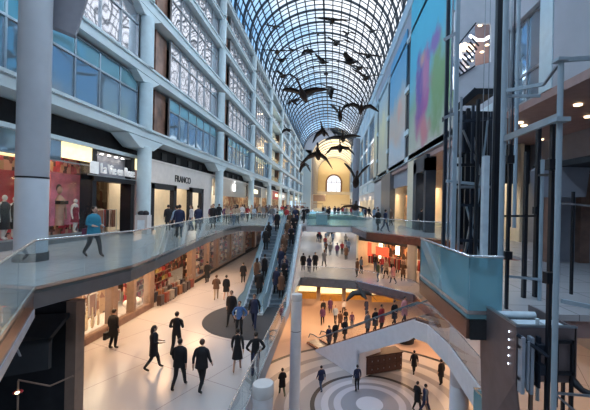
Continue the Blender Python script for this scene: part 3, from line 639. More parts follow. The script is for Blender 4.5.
# window displays: flowers, frames, vases
fl_ = MB()
for k in range(8):
    a = k*PI/4; d = Vector((0, math.cos(a), math.sin(a))); n = Vector((0, -math.sin(a), math.cos(a)))
    fl_.extrude([d*.08-n*.03, d*.30-n*.11, d*.46, d*.30+n*.11, d*.08+n*.03], (.03, 0, 0))
fmesh = fl_.mesh('petals', M['ceilwhite']); cm_ = MB().ball((.03, 0, 0), .05, .09, .09).mesh('centre', M['gold'])
for i, (yy, zz, s) in enumerate(((15.75, -2.75, .8), (16.4, -2.2, 1.0), (17.1, -2.7, .7), (17.0, -1.75, .7), (15.75, -2.0, .6), (16.35, -3.15, .6))):
    r = empty('paper_flower', (LX-.45-.1*(i % 3), yy, zz), 0, 'cream paper flower hanging in the first lower display window', 'decoration', 'paper flowers in the display window'); r.scale = (s, s, s)
    for nm, me in (('petals', fmesh), ('centre', cm_)):
        o = bpy.data.objects.new(nm, me); C.objects.link(o); o.parent = r
for i, (yy, zz, w, h) in enumerate(((16.9, -3.7, .55, 1.1), (18.2, -2.6, .5, .6), (18.9, -2.6, .45, .6), (18.2, -3.6, .5, .7), (18.9, -3.6, .5, .7), (19.95, -2.1, .3, .3), (20.6, -2.2, .3, .4))):
    r = empty('picture_frame', (LX-.6, yy, zz), 0, ['tall cream frame standing at the right of the flower window', 'upper left frame in the window under the black header', 'upper right frame in the window under the black header', 'lower left frame in the window under the black header', 'lower right frame in the window under the black header', 'small square frame in the third lower window', 'small upright frame at right in the third lower window'][i], 'frame', 'frames in the lower display windows')
    MB().box(0, .04, -w/2, w/2, 0, .05).box(0, .04, -w/2, w/2, h-.05, h).box(0, .04, -w/2, -w/2+.05, 0, h).box(0, .04, w/2-.05, w/2, 0, h).build('frame', M['ceilwhite'], r)
    MB().box(-.01, .01, -w/2+.05, w/2-.05, .05, h-.05).build('picture', M['soffit'], r.children[0] if r.children else r)
for i in range(9):
    yy = 15.55+i*.22
    MB().lathe((0, 0, 0), [(.05, 0), (.07, .1), (.05, .4+.1*(i % 3)), (.025, .7+.12*(i % 4)), (.03, .75+.12*(i % 4))], 12).build('vase', M['cream'], label='slender cream vase on the floor of the flower window', cat='vase', group='slender vases in the display window').location = (LX-.55-.12*(i % 2), yy, L2+.34)
for i in range(8):
    MB().lathe((0, 0, 0), [(.03, 0), (.14, .15), (.17, .3), (.10, .42), (.06, .44)], 12).build('pot', M['ceilwhite'], label='white ceramic pot on the floor of the third lower window', cat='pot', group='white pots in the third window').location = (LX-.4-.2*(i % 3), 19.8+i*.15, L2+.34)
# luggage shop
def suitcase_mesh():
    b = MB().box(-.13, .13, -.22, .22, .06, .66); [b.box(-.135, .135, y, y+.03, .08, .64, 0) for y in (-.15, -.02, .12)]; return b
def suitcase(loc, rz, m, lb):
    r = empty('suitcase', loc, rz, lb, 'suitcase', 'suitcases outside the luggage shop')
    bd_ = suitcase_mesh().build('shell', m, r)
    MB().tube([(0, -.1, .64), (0, -.1, 1.0), (0, .1, 1.0), (0, .1, .64)], .012, 6).build('telescopic_handle', M['steel'], bd_)
    for a in (-.09, .09):
        for c_ in (-.17, .17): MB().lathe((a, c_, 0), [(.001, 0), (.035, .01), (.035, .06), (.001, .065)], 8).build('wheel', M['black'], bd_)
    return r
sm = [mat('suitcase_shell', c, .4) for c in ((.05, .03, .03), (.22, .05, .03), (.30, .26, .22), (.03, .03, .05), (.28, .12, .05), (.12, .10, .10))]
rnd = random.Random(3)
snames = ['black', 'dark red', 'grey beige', 'midnight', 'rust brown', 'charcoal']
for i in range(16):
    k = i % 6; row = i//8
    suitcase((LX+.35-.75*row+rnd.uniform(-.05, .05), 21.9+(i % 8)*.66, L2), rnd.uniform(-.2, .2)+PI/2*0, sm[k], '%s upright suitcase in the %s row outside the luggage shop' % (snames[k], ('front', 'back')[row]))
bag = MB(); bag.extrude([(-.07, -.2, 0), (-.07, .2, 0), (-.05, .17, .26), (-.05, -.17, .26)], (.13, 0, 0)); bag.tube([(0, -.1, .25), (0, -.08, .38), (0, .08, .38), (0, .1, .25)], .012, 6)
bms = [bag.mesh('handbag', mat('bag_leather', c, .45)) for c in ((.45, .04, .05), (.05, .03, .03), (.35, .18, .08), (.12, .03, .02), (.40, .32, .10))]
bn = ['red', 'black', 'tan', 'maroon', 'olive yellow']
for sh in range(4):
    zz = L2+.75+sh*.68
    trim(MB().box(LX-1.75, LX-1.35, 21.6, 27.3, zz-.05, zz), M['brown'])
    for j in range(11):
        k = (j*3+sh) % 5
        o = bpy.data.objects.new('handbag', bms[k]); C.objects.link(o); o.location = (LX-1.5, 21.9+j*.5, zz)
        tag(o, bn[k]+' handbag on the %s shelf inside the luggage shop' % ('lowest', 'second', 'third', 'top')[sh], 'handbag', bn[k]+' handbags on the %s shelf' % ('lowest', 'second', 'third', 'top')[sh])
trim(MB().box(LX-1.9, LX-1.8, 21.6, 27.4, L2, zt), M['merch_red'])
# shelves of boxes and books beyond
bxm = [MB().box(-.1, .12, -.14, .14, 0, .26).mesh('box', mat('box_card', c, .5)) for c in ((.6, .2, .1), (.7, .55, .35), (.15, .08, .06), (.6, .5, .45), (.35, .05, .06))]
bxn = ['orange', 'sand coloured', 'dark brown', 'pale', 'deep red']
for bay in range(5):
    ya = (28.3, 31.5, 34.4, 38.8, 45)[bay]; yb = (30.9, 33.5, 37.8, 43.8, 50)[bay]
    for sh in range(5):
        zz = L2+.45+sh*.62; trim(MB().box(LX-.95, LX-.6, ya, yb, zz-.04, zz), M['woodbrown'])
        n = int((yb-ya)/.42)
        for j in range(n):
            k = (j*2+sh*3+bay) % 5; o = bpy.data.objects.new('shop_box', bxm[k]); C.objects.link(o); o.location = (LX-.75, ya+.25+j*.42, zz)
            bn_ = ('first', 'second', 'third', 'fourth', 'fifth')[bay]
            tag(o, '%s box on a shelf of the %s lit window past the luggage shop' % (bxn[k], bn_), 'box', '%s boxes in the %s shelf window' % (bxn[k], bn_))
    trim(MB().box(LX-1.05, LX-.98, ya, yb, L2, zt), M['merch_warm'])

# dark lit-letter kiosk wall at lower left
trim(MB().box(-12.5, -7.25, 9.75, 9.95, L2-.1, -.9), M['darkgrey']); trim(MB().box(-7.30, -7.02, 9.6, 9.95, L2, -.85), M['woodbrown'])
M['canopy'] = mat('charcoal_canopy', (.03, .036, .042), .5)
cn = MB().extrude([(-12.5, 9.6, -1.6), (-7.2, 9.6, -1.15), (-7.2, 8.9, -1.6), (-12.5, 7.9, -2.15)], (0, 0, -.12)); cn.extrude([(-7.2, 8.9, -1.6), (-12.5, 7.9, -2.15), (-12.5, 7.9, -3.1), (-7.2, 8.9, -2.4)], (0, .1, 0))
cn.build('canopy', M['canopy'], label='dark grey sloping canopy in the lower left corner', cat='canopy')
lt = text('canopy_letter', 'A', (0, 0, 0), (PI/2, 0, 0), .45, M['steel'], None, .01); tag(lt, 'dull grey letter A on the dark surface at the bottom left', 'letter'); lt.location = atY(8, 356, 7.8)
for (a, b) in (((18, 380), (50, 386)), ((50, 386), (73, 376))): MB().tube([atY(*a, 8.2), atY(*b, 8.4)], .02, 6).build('handrail', M['woodbrown'], label='thin bronze rail before the dark wall, %s stretch' % ('level left' if a[0] == 18 else 'rising right'), cat='rail', group='thin bronze rails at lower left')
pl = atY(18, 392, 8.0); q = empty('floor_lamp', (pl.x, 8.0, L2), 0, 'thin lamp post with a small red and white light at lower left', 'lamp')
MB().tube([(0, 0, 0), (0, 0, pl.z-L2+.25)], .02, 8).build('pole', M['woodbrown'], q); lsh = MB().ball((0, 0, pl.z-L2), .10, .1, .035, 8).build('lamp_shade', M['red'], q); MB().ball((.03, -.05, pl.z-L2+.01), .05, .05, .03, 8).build('bulb', M['warmlamp'], lsh)

# ------------------------------------------------------------------ right side shops
# upper right shopfronts seen past the murals
trim(MB().box(RX+.25, RX+.6, 21, 24, 0, 6.1), M['capital']); 
dk = MB().box(RX-.3, RX+.5, 27.1, 27.7, 0, 5.9).box(RX-.3, RX+.5, 30.2, 31.3, 0, 5.9).box(RX-.3, RX+.5, 27.1, 31.3, 4.9, 6.2); trim(dk, M['darksteel'])
trim(MB().box(RX-.1, RX+.5, 31.3, 34.6, 0, 6.4), M['cream'])
trim(MB().box(RX+.3, RX+.6, 34.6, 44.3, 4.3, 6.4), M['capital']); trim(MB().box(RX-.2, RX+.5, 44.3, 52, 0, 6.4), M['slab'])
trim(MB().box(RX, RX+.5, 52, 62, 0, 6.4), M['ceilwhite']); trim(MB().box(11.5, 11.7, 21, 139, 0, 6), M['cream'])
for i, (a, b) in enumerate(((35.2, 37.2), (39.2, 40.5))):
    MB().box(-.06, .06, 0, b-a, 0, 2.9).build('display_panel', mat('amber_display', (.75, .30, .10), .5, var=.6, scale=2), label=('wide', 'narrow')[i]+' glowing amber display panel in the upper right shopfront', cat='panel', group='amber display panels').location = (RX+.9, a, .4)
for yy, pw in ((23.5, 140), (29, 90), (38, 300), (48, 120), (60, 250)): area((RX+2.0, yy, 4.2), (0, 0, 0), 3, pw, NEUT if yy < 30 else WARM, 2)
for i in range(6):
    ya = 63+i*12; trim(MB().box(RX+.1, RX+.4, ya, ya+11.4, 3.2, 4.6), M['creamfascia']); area((RX+2, ya+6, 3.9), (0, 0, 0), 8, 300, WARM, 2)
trim(MB().box(RX+1.5, RX+1.7, 22.5, 26.9, 0, 3.4), M['creamfascia'])
# lower right shop behind the balcony
P0 = Vector((3.4, 37.2)); P1 = Vector((7.9, 30.6)); d2 = (P1-P0).normalized(); n2 = Vector((-d2.y, d2.x)); n2 = n2 if n2.x > 0 else -n2
def pt(s, t, z): v = P0+d2*s+n2*t; return (v.x, v.y, z)
LW = (P1-P0).length
trim(MB().extrude([pt(-.5, 0, -1.75), pt(LW+1, 0, -1.75), pt(LW+1, 0, -.7), pt(-.5, 0, -.7)], (n2.x*.3, n2.y*.3, 0)), M['darkgrey'])
trim(MB().extrude([pt(-.5, 4, L2), pt(LW+2, 4, L2), pt(LW+2, 4, -.7), pt(-.5, 4, -.7)], (n2.x*.2, n2.y*.2, 0)), M['merch_warm'])
trim(MB().extrude([pt(-.6, 0, L2), pt(-.6, 4, L2), pt(-.6, 4, -.7), pt(-.6, 0, -.7)], (-d2.x*.3, -d2.y*.3, 0)), M['cream'])
trim(MB().extrude([pt(LW+.1, 0, L2), pt(LW+.5, 0, L2), pt(LW+.5, 0, -.7), pt(LW+.1, 0, -.7)], (n2.x*.3, n2.y*.3, 0)), M['black'])
for s, w, z0, z1, lb in ((.4, .6, -3.3, -1.9, 'narrow red banner at the left of the lower right shop'), (1.7, 1.9, -3.1, -2.2, 'wide bright red sign board inside the lower right shop'), ):
    MB().extrude([pt(s, .5, z0), pt(s+w, .5, z0), pt(s+w, .5, z1), pt(s, .5, z1)], (n2.x*.06, n2.y*.06, 0)).build('red_sign', mat('red_sign_lit', (.8, .06, .03), .5, emit=(1, .08, .03), es=.9), label=lb, cat='sign')
for s, w, z0, z1, lb in ((1.1, .5, -3.6, -1.85, 'left'), (3.6, .5, -2.9, -1.85, 'middle'), (5.9, .5, -3.6, -1.9, 'right')):
    MB().extrude([pt(s, 1.5, z0), pt(s+w, 1.5, z0), pt(s+w, 1.5, z1), pt(s, 1.5, z1)], (n2.x*.06, n2.y*.06, 0)).build('light_box', mat('warm_light_box', (1, .9, .7), .5, emit=(1, .75, .45), es=3), label='%s glowing white light box in the lower right shop' % lb, cat='light')
for s in (1.5, 4.2, 6.6):
    v = pt(s, 1.8, -.95); area(v, (0, 0, 0), 1.6, 130, WARM2, 1.6)
gm_ = [MB().box(-.03, .03, -.22, .22, -1.0, 0).mesh('garment', mat('garment_cloth', c, .8)) for c in ((.5, .05, .05), (.08, .05, .05), (.6, .4, .3), (.25, .10, .06))]
def rack(loc, rz, lb, n=8, ln=1.4):
    r = empty('clothes_rack', loc, rz, lb, 'rack')
    MB().tube([(-ln/2, 0, 0), (-ln/2, 0, 1.45), (ln/2, 0, 1.45), (ln/2, 0, 0)], .02, 6).build('frame', M['steel'], r)
    for i in range(n):
        o = bpy.data.objects.new('hanging_garments', gm_[(i*5+n) % 4]); C.objects.link(o); o.parent = r; o.location = (-ln/2+.15+i*(ln-.3)/(n-1), 0, 1.42)
    return r
for i, (s, t_) in enumerate(((.8, 1.0), (3.2, 1.2), (4.8, .9), (6.2, 2.2))):
    v = pt(s, t_, L2); rack(v, math.atan2(d2.y, d2.x), ('leftmost', 'second from left', 'second from right', 'rightmost')[i]+' clothes rack in the lower right shop')
for i, (x, y) in enumerate(((-13.2, 19.0), (-13.4, 20.3), (-14.3, 18.3), (-14.4, 20.6))): rack((x, y, 0), .3*i, ('near', 'right', 'rear left', 'rear right')[i]+' clothes rack inside the black portal of the sign shop')
# deep lower level shops and added lights
for yy in (40, 48, 56, 66, 78, 92):
    for x in (-5.5, -1, 3):  # glowing panels added so the level under the bridge is not dark
        o = MB().box(-.5, .5, -.5, .5, 0, .05).build('added_light_panel', M['whitelamp'] if yy < 62 else M['warmlamp'], label='square glowing panel added for light under the upper bridge', cat='light', group='glowing panels added below the bridge'); o.location = (x, yy if yy > 40 else 39, -.82)
        if 47 < yy < 62: o.location = (x*1.0, yy, -.82); bpy.data.objects.remove(o)
for yy in (36, 41): area((-1, yy, -.9), (0, 0, 0), 6, 190, NEUT, 3)
for yy in (78, 96, 114): area((-1, yy, 3), (0, 0, 0), 6, 500, NEUT, 6)
trim(MB().box(5.6, 5.8, 40, 120, L2, -.8), M['creamfascia'])
for i in range(5):
    ya = 41+i*9; MB().box(-.05, 0, 0, 3, 0, 1.3).build('lit_window', mat('red_shop_panel' if i == 0 else 'lit_shop_panel', (.8, .1, .06) if i == 0 else (.9, .6, .4), .5, emit=(1, .12, .06) if i == 0 else (1, .65, .35), es=.9), label='lit shopfront panel deep on the lower level', cat='shopfront', group='lit panels deep on the lower level').location = (5.55, ya, -3.4)
# basement warm shops
for i in range(6):
    xa = -8+i*3; o = MB().box(0, 2.5, 0, .4, .8, 1.5).box(.0, 2.5, -.05, 0, 1.7, 2.6, 1).build('food_counter', [M['gold'], M['warmpanel']], label='glowing food counter at the far side of the basement', cat='counter', group='food counters in the basement'); o.location = (xa+1, 40.2+.8*(i % 2), L1)
trim(MB().box(-20, 20, 49, 49.3, L1, L2-.8), M['brown'])
for x, yy, pw in ((-4, 33.5, 330), (1.5, 34, 420), (6, 33, 420), (10, 27, 420), (10.5, 20.5, 260), (0, 41, 420), (-7, 24, 200)): area((x, yy, L2-.95), (0, 0, 0), 3.0, pw, WARM2, 3.0)
for x, yy, pw in ((-9.4, 15, 230), (-9.6, 20, 280), (-9.6, 25, 270), (-9.3, 30, 240), (6.8, 27.5, 110), (8.6, 16, 120), (8.6, 10.5, 150), (5.5, 31.5, 90)): area((x, yy, -.82), (0, 0, 0), 1.4, pw, WARM2, 2.2)
# lower right hall: wall with a bright niche and a sloping floor band
trim(MB().box(13.5, 13.7, 5, 40, L2, -.8), M['woodbrown']); trim(MB().box(8.6, 13.5, 20.5, 20.8, L2, -.8), M['soffit'])
MB().box(-.35, .35, -.05, .05, 0, 1.6).build('light_box', mat('poster_light_box', (1, .6, .3), .5, emit=(1, .5, .2), es=2.0), label='bright orange poster light box on the back wall behind the lift', cat='light').location = (10.2, 19.5, -3.6)
MB().box(-.28, .28, -.03, .03, 0, .9).build('poster', M['red'], label='dark red poster beside the orange light box behind the lift', cat='poster').location = (11.3, 19.6, -3.3)

# ------------------------------------------------------------------ end of the gallery
EC, EH = 1.4, 9.6
ev = MB()
for i in range(24):
    a, b = PI*i/24, PI*(i+1)/24
    pa_, pb_ = (EC+EH*math.cos(a), 21+8.5*math.sin(a)), (EC+EH*math.cos(b), 21+8.5*math.sin(b))
    ev.quad((pa_[0], 139, pa_[1]), (pb_[0], 139, pb_[1]), (pb_[0], 200, pb_[1]), (pa_[0], 200, pa_[1]))
ev.quad((EC-EH, 139, 0), (EC-EH, 200, 0), (EC-EH, 200, 21), (EC-EH, 139, 21)).quad((EC+EH, 139, 0), (EC+EH, 200, 0), (EC+EH, 200, 21), (EC+EH, 139, 21))
struct(ev, 'ceiling_end', M['cream'])
gbm = MB()
for i in range(9):
    y = 142+i*7
    pts_ = [(EC+(EH-.15)*math.cos(PI*k/20), y, 21+8.3*math.sin(PI*k/20)) for k in range(21)]
    gbm.tube([(EC+EH-.15, y, 0)]+pts_+[(EC-EH+.15, y, 0)], .3, 6)
trim(gbm, M['capital'])
# portal facing the viewer where the glass vault stops
pm = MB(); K = 24
for i in range(K):
    a, b = PI*i/K, PI*(i+1)/K
    va, vb = vault(1-i/K), vault(1-(i+1)/K)
    ia, ib = (EC+EH*math.cos(a), 21+8.5*math.sin(a)), (EC+EH*math.cos(b), 21+8.5*math.sin(b))
    pm.add([(va[0] if va[0] > ia[0] or i > K/2 else ia[0], 139, va[1]+1), (vb[0], 139, vb[1]+1), (ib[0], 139, ib[1]), (ia[0], 139, ia[1])], [(0, 1, 2, 3)])
trim(pm, M['ceilwhite']); trim(MB().box(-12, EC-EH, 139, 139.3, 0, 24), M['white'])
ew = MB(); WZ, WR, WB = 15.2, 4.3, 9.8; n = 24
arc = [(EC+WR*math.cos(PI*i/n), WZ+WR*math.sin(PI*i/n)) for i in range(n+1)]
out = [(EC+EH*1.05*math.cos(PI*i/n), 21+9*math.sin(PI*i/n)) for i in range(n+1)]
for i in range(n): ew.quad((arc[i][0], 200, arc[i][1]), (arc[i+1][0], 200, arc[i+1][1]), (out[i+1][0], 200, out[i+1][1]), (out[i][0], 200, out[i][1]))
ew.quad((EC+WR, 200, WB), (EC+WR, 200, WZ), (EC+EH*1.05, 200, 21), (EC+EH*1.05, 200, WB)).quad((EC-WR, 200, WB), (EC-WR, 200, WZ), (EC-EH*1.05, 200, 21), (EC-EH*1.05, 200, WB)).quad((EC-EH*1.05, 200, 0), (EC+EH*1.05, 200, 0), (EC+EH*1.05, 200, WB), (EC-EH*1.05, 200, WB))
struct(ew, 'wall_end', M['cream'])
NW[0] += 1
wf = MB().tube([(EC+WR, 199.8, WB)]+[(x, 199.8, z) for x, z in arc]+[(EC-WR, 199.8, WB)], .45, 8); wf.bar((EC-WR, 199.8, WZ), (EC+WR, 199.8, WZ), .2, .25); [wf.bar((x, 199.8, WB), (x, 199.8, WZ+3), .2, .2) for x in (EC-1.5, EC+1.5)]
wfo = struct(wf, 'window_%d' % NW[0], M['brown']); MB().add([(x, 200.1, z) for x, z in arc]+[(EC-WR, 200.1, WB), (EC+WR, 200.1, WB)], [list(range(n+3))]).build('pane', M['roofglass'], wfo)
trim(MB().box(EC-9, EC+9, 184, 186, 7.6, 9.2), M['ceilwhite']); trim(MB().box(EC-9, EC+9, 190, 190.5, 0, 7.6), M['cream'])
trim(MB().box(-14, -2.5, 150, 151, 3.6, 6.2), M['woodbrown']); trim(MB().box(-14, -2.5, 151, 158, 6.2, 6.6), M['cream'])
for y, p, z in ((150, 3800, 19), (168, 4200, 19), (186, 4600, 19)): area((EC, y, z), (PI, 0, 0), 8, p, (1, .86, .62), 8)  # unseen warm uplights added to brighten the cream vault
for y in (146, 176): area((EC, y, 7), (0, 0, 0), 8, 2500, (1, .82, .58), 8)  # more added fill, shining down in the gallery end

# ------------------------------------------------------------------ open steel lift shaft, dark part
def verts_at(x, Y, z0, z1): return (x, Y, z0), (x, Y, z1)
sh = empty('lift_shaft', (4.6, 11.2, 0), 0, 'tall dark open steel lift shaft behind the blue glass landing', 'lift shaft')
def shp(nm, mb, m): o = mb.build(nm, m, sh); o.location = (-4.6, -11.2, 0); return o
def vx(px, Y): return (px-331)*Y/F
for px, Y, w, m, z1 in ((444, 11.8, .11, 'darksteel', 16), (448.5, 12.2, .05, 'steel', 16), (453.5, 11.2, .12, 'post', 16), (459, 10.6, .06, 'steel', 5.4), (466, 11.8, .12, 'black', 5.4), (471, 11.4, .08, 'darksteel', 5.4), (476, 10.8, .09, 'black', 5.4), (490, 11.4, .10, 'darksteel', 5.2), (495, 10.4, .15, 'black', 16), (480, 12.3, .2, 'black', 5.2)):
    x = vx(px, Y); shp('upright', MB().box(x-w/2, x+w/2, Y-w/2, Y+w/2, 0, z1), M[m])
x = vx(484, 10.6); shp('cable_rack', MB().box(x-.06, x+.06, 10.5, 10.7, .2, 3.6).box(x-.08, x+.08, 10.45, 10.5, .2, 3.6), M['skirtblue'])
for px in (481, 486, 491): shp('cable', MB().tube([(vx(px, 11), 11, 0), (vx(px, 11), 11, 16)], .012, 5), M['steel'])
for (a, b, m) in (((446, 181), (476, 184), 'post'), ((452, 187), (490, 187), 'steel'), ((444, 118), (456, 113), 'steel'), ((456, 165), (476, 165), 'black'), ((444, 40), (456, 33), 'steel'), ((456, 122), (495, 118), 'darksteel'), ((456, 205), (495, 206), 'darksteel'), ((456, 240), (495, 242), 'darksteel')):
    p, q = atY(*a, 11.2), atY(*b, 11.2); shp('crossbar', MB().bar(p, q, .07, .09), M[m])
for (a, b) in (((463, 130), (484, 180)), ((478, 200), (463, 262)), ((463, 262), (474, 205)), ((480, 262), (466, 205)), ((472, 130), (480, 175)), ((488, 120), (478, 200))):
    shp('brace', MB().bar(atY(*a, 11.5), atY(*b, 11.5), .05, .06), M['steel'] if a[0] < 475 else M['post'])
shp('machine_box', MB().box(vx(459, 12), vx(468, 12), 11.8, 12.2, 3.9, 5.2), M['darksteel'])
shp('machine_box', MB().box(vx(483, 12), vx(492, 12), 11.7, 12.3, .2, .9), M['darksteel'])
shp('back_panel', MB().box(vx(464, 12.8), vx(474, 12.8), 12.75, 12.85, 0, 5.2).box(vx(487, 12.8), vx(495, 12.8), 12.75, 12.85, 0, 5.2), M['black'])
shp('dark_backing', MB().box(vx(456, 13.2), vx(497, 13.2), 13.15, 13.3, .6, 5.7), M['black'])
shp('wall_bracket', MB().box(vx(456, 12.4), vx(460, 12.4), 12.3, 12.5, 2.9, 3.8), M['beam'])

# white enclosed stair hanging above the shaft
es = empty('stair_enclosure', (6.0, 13.6, 6), 0, 'white enclosed zigzag stair high behind the lift shaft, with a warm opening', 'stair enclosure')
def esp(nm, mb, m): o = mb.build(nm, m, es); o.location = (-6.0, -13.6, -6); return o
YE = 13.6
esp('upper_panel', MB().extrude([atY(455, 49, YE), atY(455, 12, YE), atY(463, -3, YE), atY(466, -60, YE), atY(496, -60, YE), atY(496, 23, YE), atY(476, 23, YE)], (0, .12, 0)), M['parapet'])
esp('lower_panel', MB().extrude([atY(455, 79, YE), atY(475, 66, YE), atY(496, 61, YE), atY(496, 88, YE), atY(475, 88, YE), atY(455, 107, YE)], (0, .12, 0)), M['parapet'])
esp('side_post', MB().extrude([atY(491, 23, YE), atY(496, 23, YE), atY(496, 62, YE), atY(491, 62, YE)], (0, .12, 0)), M['parapet'])
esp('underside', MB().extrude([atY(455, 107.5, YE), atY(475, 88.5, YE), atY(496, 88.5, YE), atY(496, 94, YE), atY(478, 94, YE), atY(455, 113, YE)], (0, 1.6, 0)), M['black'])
esp('rear_wall', MB().extrude([atY(475, 90, 15.2), atY(475, 10, 15.2), atY(500, 10, 15.2), atY(500, 90, 15.2)], (0, .1, 0)), M['soffit'])
esp('rear_glass', MB().extrude([atY(453, 90, 15.2), atY(453, 10, 15.2), atY(475, 10, 15.2), atY(475, 90, 15.2)], (0, .1, 0)), M['mirror'])
for i in range(9):
    p = atY(456+i*2.0, 70-i*4.0, YE+.4); q_ = atY(463+i*2.0, 78-i*4.0, YE+.4); esp('baluster', MB().tube([p, q_], .035, 6), M['darksteel'])
for i, p in enumerate(((480, 25.5), (487, 45), (482, 52))): esp('lamp', MB().ball(atY(*p, 14.4), .09, .09, .03, 8), M['warmlamp'])
area(atY(462, 60, 14.2), (PI/2, 0, 0), 1.0, 12, (.8, .9, 1))  # cool light added inside the stair to make its white brighter
for a_, b_ in (((455, 49), (476, 23)), ((455, 107), (475, 88)), ((455, 79), (475, 66))): esp('edge_trim', MB().bar(atY(*a_, YE-.03), atY(*b_, YE-.03), .05, .05), M['darksteel'])
esp('curved_cove', MB().tube([atY(470, 36, 14.6), atY(477, 40, 14.3), atY(484, 40, 14.3), atY(491, 36, 14.6)], .06, 8), M['bluelamp'])
area(atY(483, 28, 14.3), (0, 0, 0), .8, 12, WARM)

# ------------------------------------------------------------------ nearer glass lift: posts, rails and cab
lf = empty('glass_lift', (3.6, 6.0, L1), 0, 'pale blue steel posts, black guide rails and open-topped cab of the near lift', 'lift')
def lp(nm, mb, m): o = mb.build(nm, m, lf); o.location = (-3.6, -6.0, -L1); return o
def vpost(px, Y, w, z0, z1, m, nm='post', d=None):
    x = vx(px, Y); d = d or w; return lp(nm, MB().lathe((x, Y, 0), [(w*.40, z0), (w*.40, z1)], 16), m) if nm == 'post' else lp(nm, MB().box(x-w*.35, x+w*.35, Y-d/2, Y+d/2, z0, z1), m)
vpost(501.5, 6.75, .13, -.2, 8, M['post']); vpost(557.8, 5.0, .10, L1, 4.15, M['post']); vpost(541.5, 7.6, .10, -2.2, 3.1, M['post']); vpost(507.5, 7.2, .05, -.4, 8, M['steel'])
vpost(514.5, 9.2, .12, 1.5, 12, M['post']); vpost(510.5, 9.6, .06, 1.5, 12, M['darksteel'])
vpost(508.5, 6.9, .07, L1, 3.3, M['black'], 'guide_rail'); vpost(551.0, 5.3, .07, L1, 3.4, M['black'], 'guide_rail'); vpost(525.5, 7.8, .10, -2, 3.3, M['black'], 'guide_rail'); vpost(537.0, 7.9, .11, -2, 4.0, M['black'], 'guide_rail'); vpost(573, 7.4, .06, .2, 2.4, M['black'], 'guide_rail'); vpost(588, 5.0, .10, L1, -1, M['black'], 'guide_rail'); vpost(567, 6.5, .06, -3.2, -.1, M['black'], 'guide_rail')
for (a, Ya, b, Yb, w, h, m) in (((504, 139), 6.75, (559, 117), 5.0, .06, .11, 'steel'), ((505, 91), 6.75, (544, 84), 6.1, .05, .06, 'post'), ((505, 96), 6.75, (540, 96), 6.7, .04, .05, 'post'), ((562, 60), 5.0, (592, 58), 5.2, .05, .06, 'post'), ((544, 84), 6.1, (562, 60), 5.0, .04, .04, 'steel'),
        ((505, 216), 6.9, (535, 216), 7.5, .03, .04, 'black'), ((558, 203), 5.0, (592, 206), 5.4, .02, .03, 'rail'), ((562, 301), 5.0, (592, 307), 5.0, .05, .06, 'post'), ((556, 393), 5.0, (592, 396), 5.0, .03, .03, 'steel'), ((556, 395), 5.0, (580, 415), 5.0, .03, .03, 'steel'), ((539, 175), 7.6, (553, 175), 5.3, .04, .05, 'black'), ((505, 276), 7.2, (545, 280), 7.6, .04, .05, 'post'), ((525, 277), 7.8, (545, 282), 7.8, .1, .06, 'black')):
    lp('crossbeam', MB().bar(atY(*a, Ya), atY(*b, Yb), w, h), M[m])
lp('post_cap', MB().box(vx(557.5, 5)-.1, vx(557.5, 5)+.1, 4.9, 5.1, 3.27, 3.33).box(vx(557.5, 5)-.08, vx(557.5, 5)+.08, 4.92, 5.08, 4.15, 4.19), M['post'])
for px, Y, z in ((508.5, 6.85, 1.0), (551, 5.2, .9), (537, 7.8, 1.9), (508.5, 6.85, 2.9), (551, 5.2, 2.6)): lp('bracket', MB().box(vx(px, Y)-.07, vx(px, Y)+.07, Y-.06, Y+.06, z, z+.16), M['black'])
M['cabpanel'] = mat('dark_bronze_panel', (.20, .16, .165), .4, metal=.3)
cb = empty('lift_cab', (3.0, 5.5, -2.6), 0, 'copper-sided lift cab with open machinery top and five small lights', 'lift cab')
cbm = MB().box(0, .04, .05, 1.3, 1.85, 2.72); cbm.box(0, .95, 0, .04, 1.85, 2.72); cbm.box(.93, .97, 0, 1.3, 1.85, 2.72)
cbm.build('top_parapet', M['cabpanel'], cb)
MB().box(-.01, .05, 0, 1.3, 2.72, 2.75).box(0, .97, -.01, .05, 2.72, 2.75).build('edge_trim', M['steel'], cb)
MB().box(.04, .93, .04, 1.3, 1.9, 1.96).build('roof', M['darksteel'], cb)
MB().extrude([(.0, 0, 1.85), (.0, 1.3, 1.85), (.06, 1.25, .2), (.25, .1, .2)], (.03, 0, 0)).build('side_glass', M['cabpanel'], cb)
MB().box(.02, .05, .05, 1.3, .0, .25).box(.0, .97, 0, 1.3, -.1, .02).box(.25, .30, .02, .07, 0, 1.9).box(.9, .95, .02, .07, 0, 1.9).build('frame', M['woodbrown'], cb)
mm = MB().box(.15, .75, .5, .75, 2.0, 2.6).tube([(.12, .95, 2.62), (.85, .95, 2.62)], .07, 12).tube([(.1, .3, 2.5), (.8, .42, 2.55)], .04, 8).box(.55, .85, .15, .4, 2.0, 2.72).tube([(.45, .2, 2.0), (.45, .2, 2.8)], .03, 8)
mch = mm.build('machinery', M['skirtblue'], cb); MB().box(.2, .4, .15, .4, 2.0, 2.55).lathe((.6, .9, 2.3), [(.12, 0), (.14, .1), (.12, .2)], 14).build('motor', M['black'], mch)
MB().box(.02, .07, -.14, -.02, 1.72, 2.6).box(.10, .13, -.16, -.02, 1.8, 2.55).box(.16, .21, -.14, -.02, 1.72, 2.6).box(.02, .21, -.10, -.02, 1.9, 1.96).box(.02, .21, -.10, -.02, 2.4, 2.46).build('guide_block', M['skirtblue2'], cb)
MB().box(.25, .40, -.16, -.02, 2.35, 2.5).box(.27, .36, -.2, -.02, 2.05, 2.2).box(.30, .34, -.1, -.02, 1.8, 2.6).tube([(-.02, -.05, 2.62), (.38, -.22, 2.35)], .03, 8).build('door_drive', M['darksteel'], cb)
MB().box(.60, .63, -.08, -.03, 1.5, 2.55).box(.84, .87, -.08, -.03, 1.5, 2.55).box(.60, .87, -.08, -.03, 2.5, 2.55).box(.60, .87, -.08, -.03, 2.0, 2.05).build('service_frame', M['black'], cb)
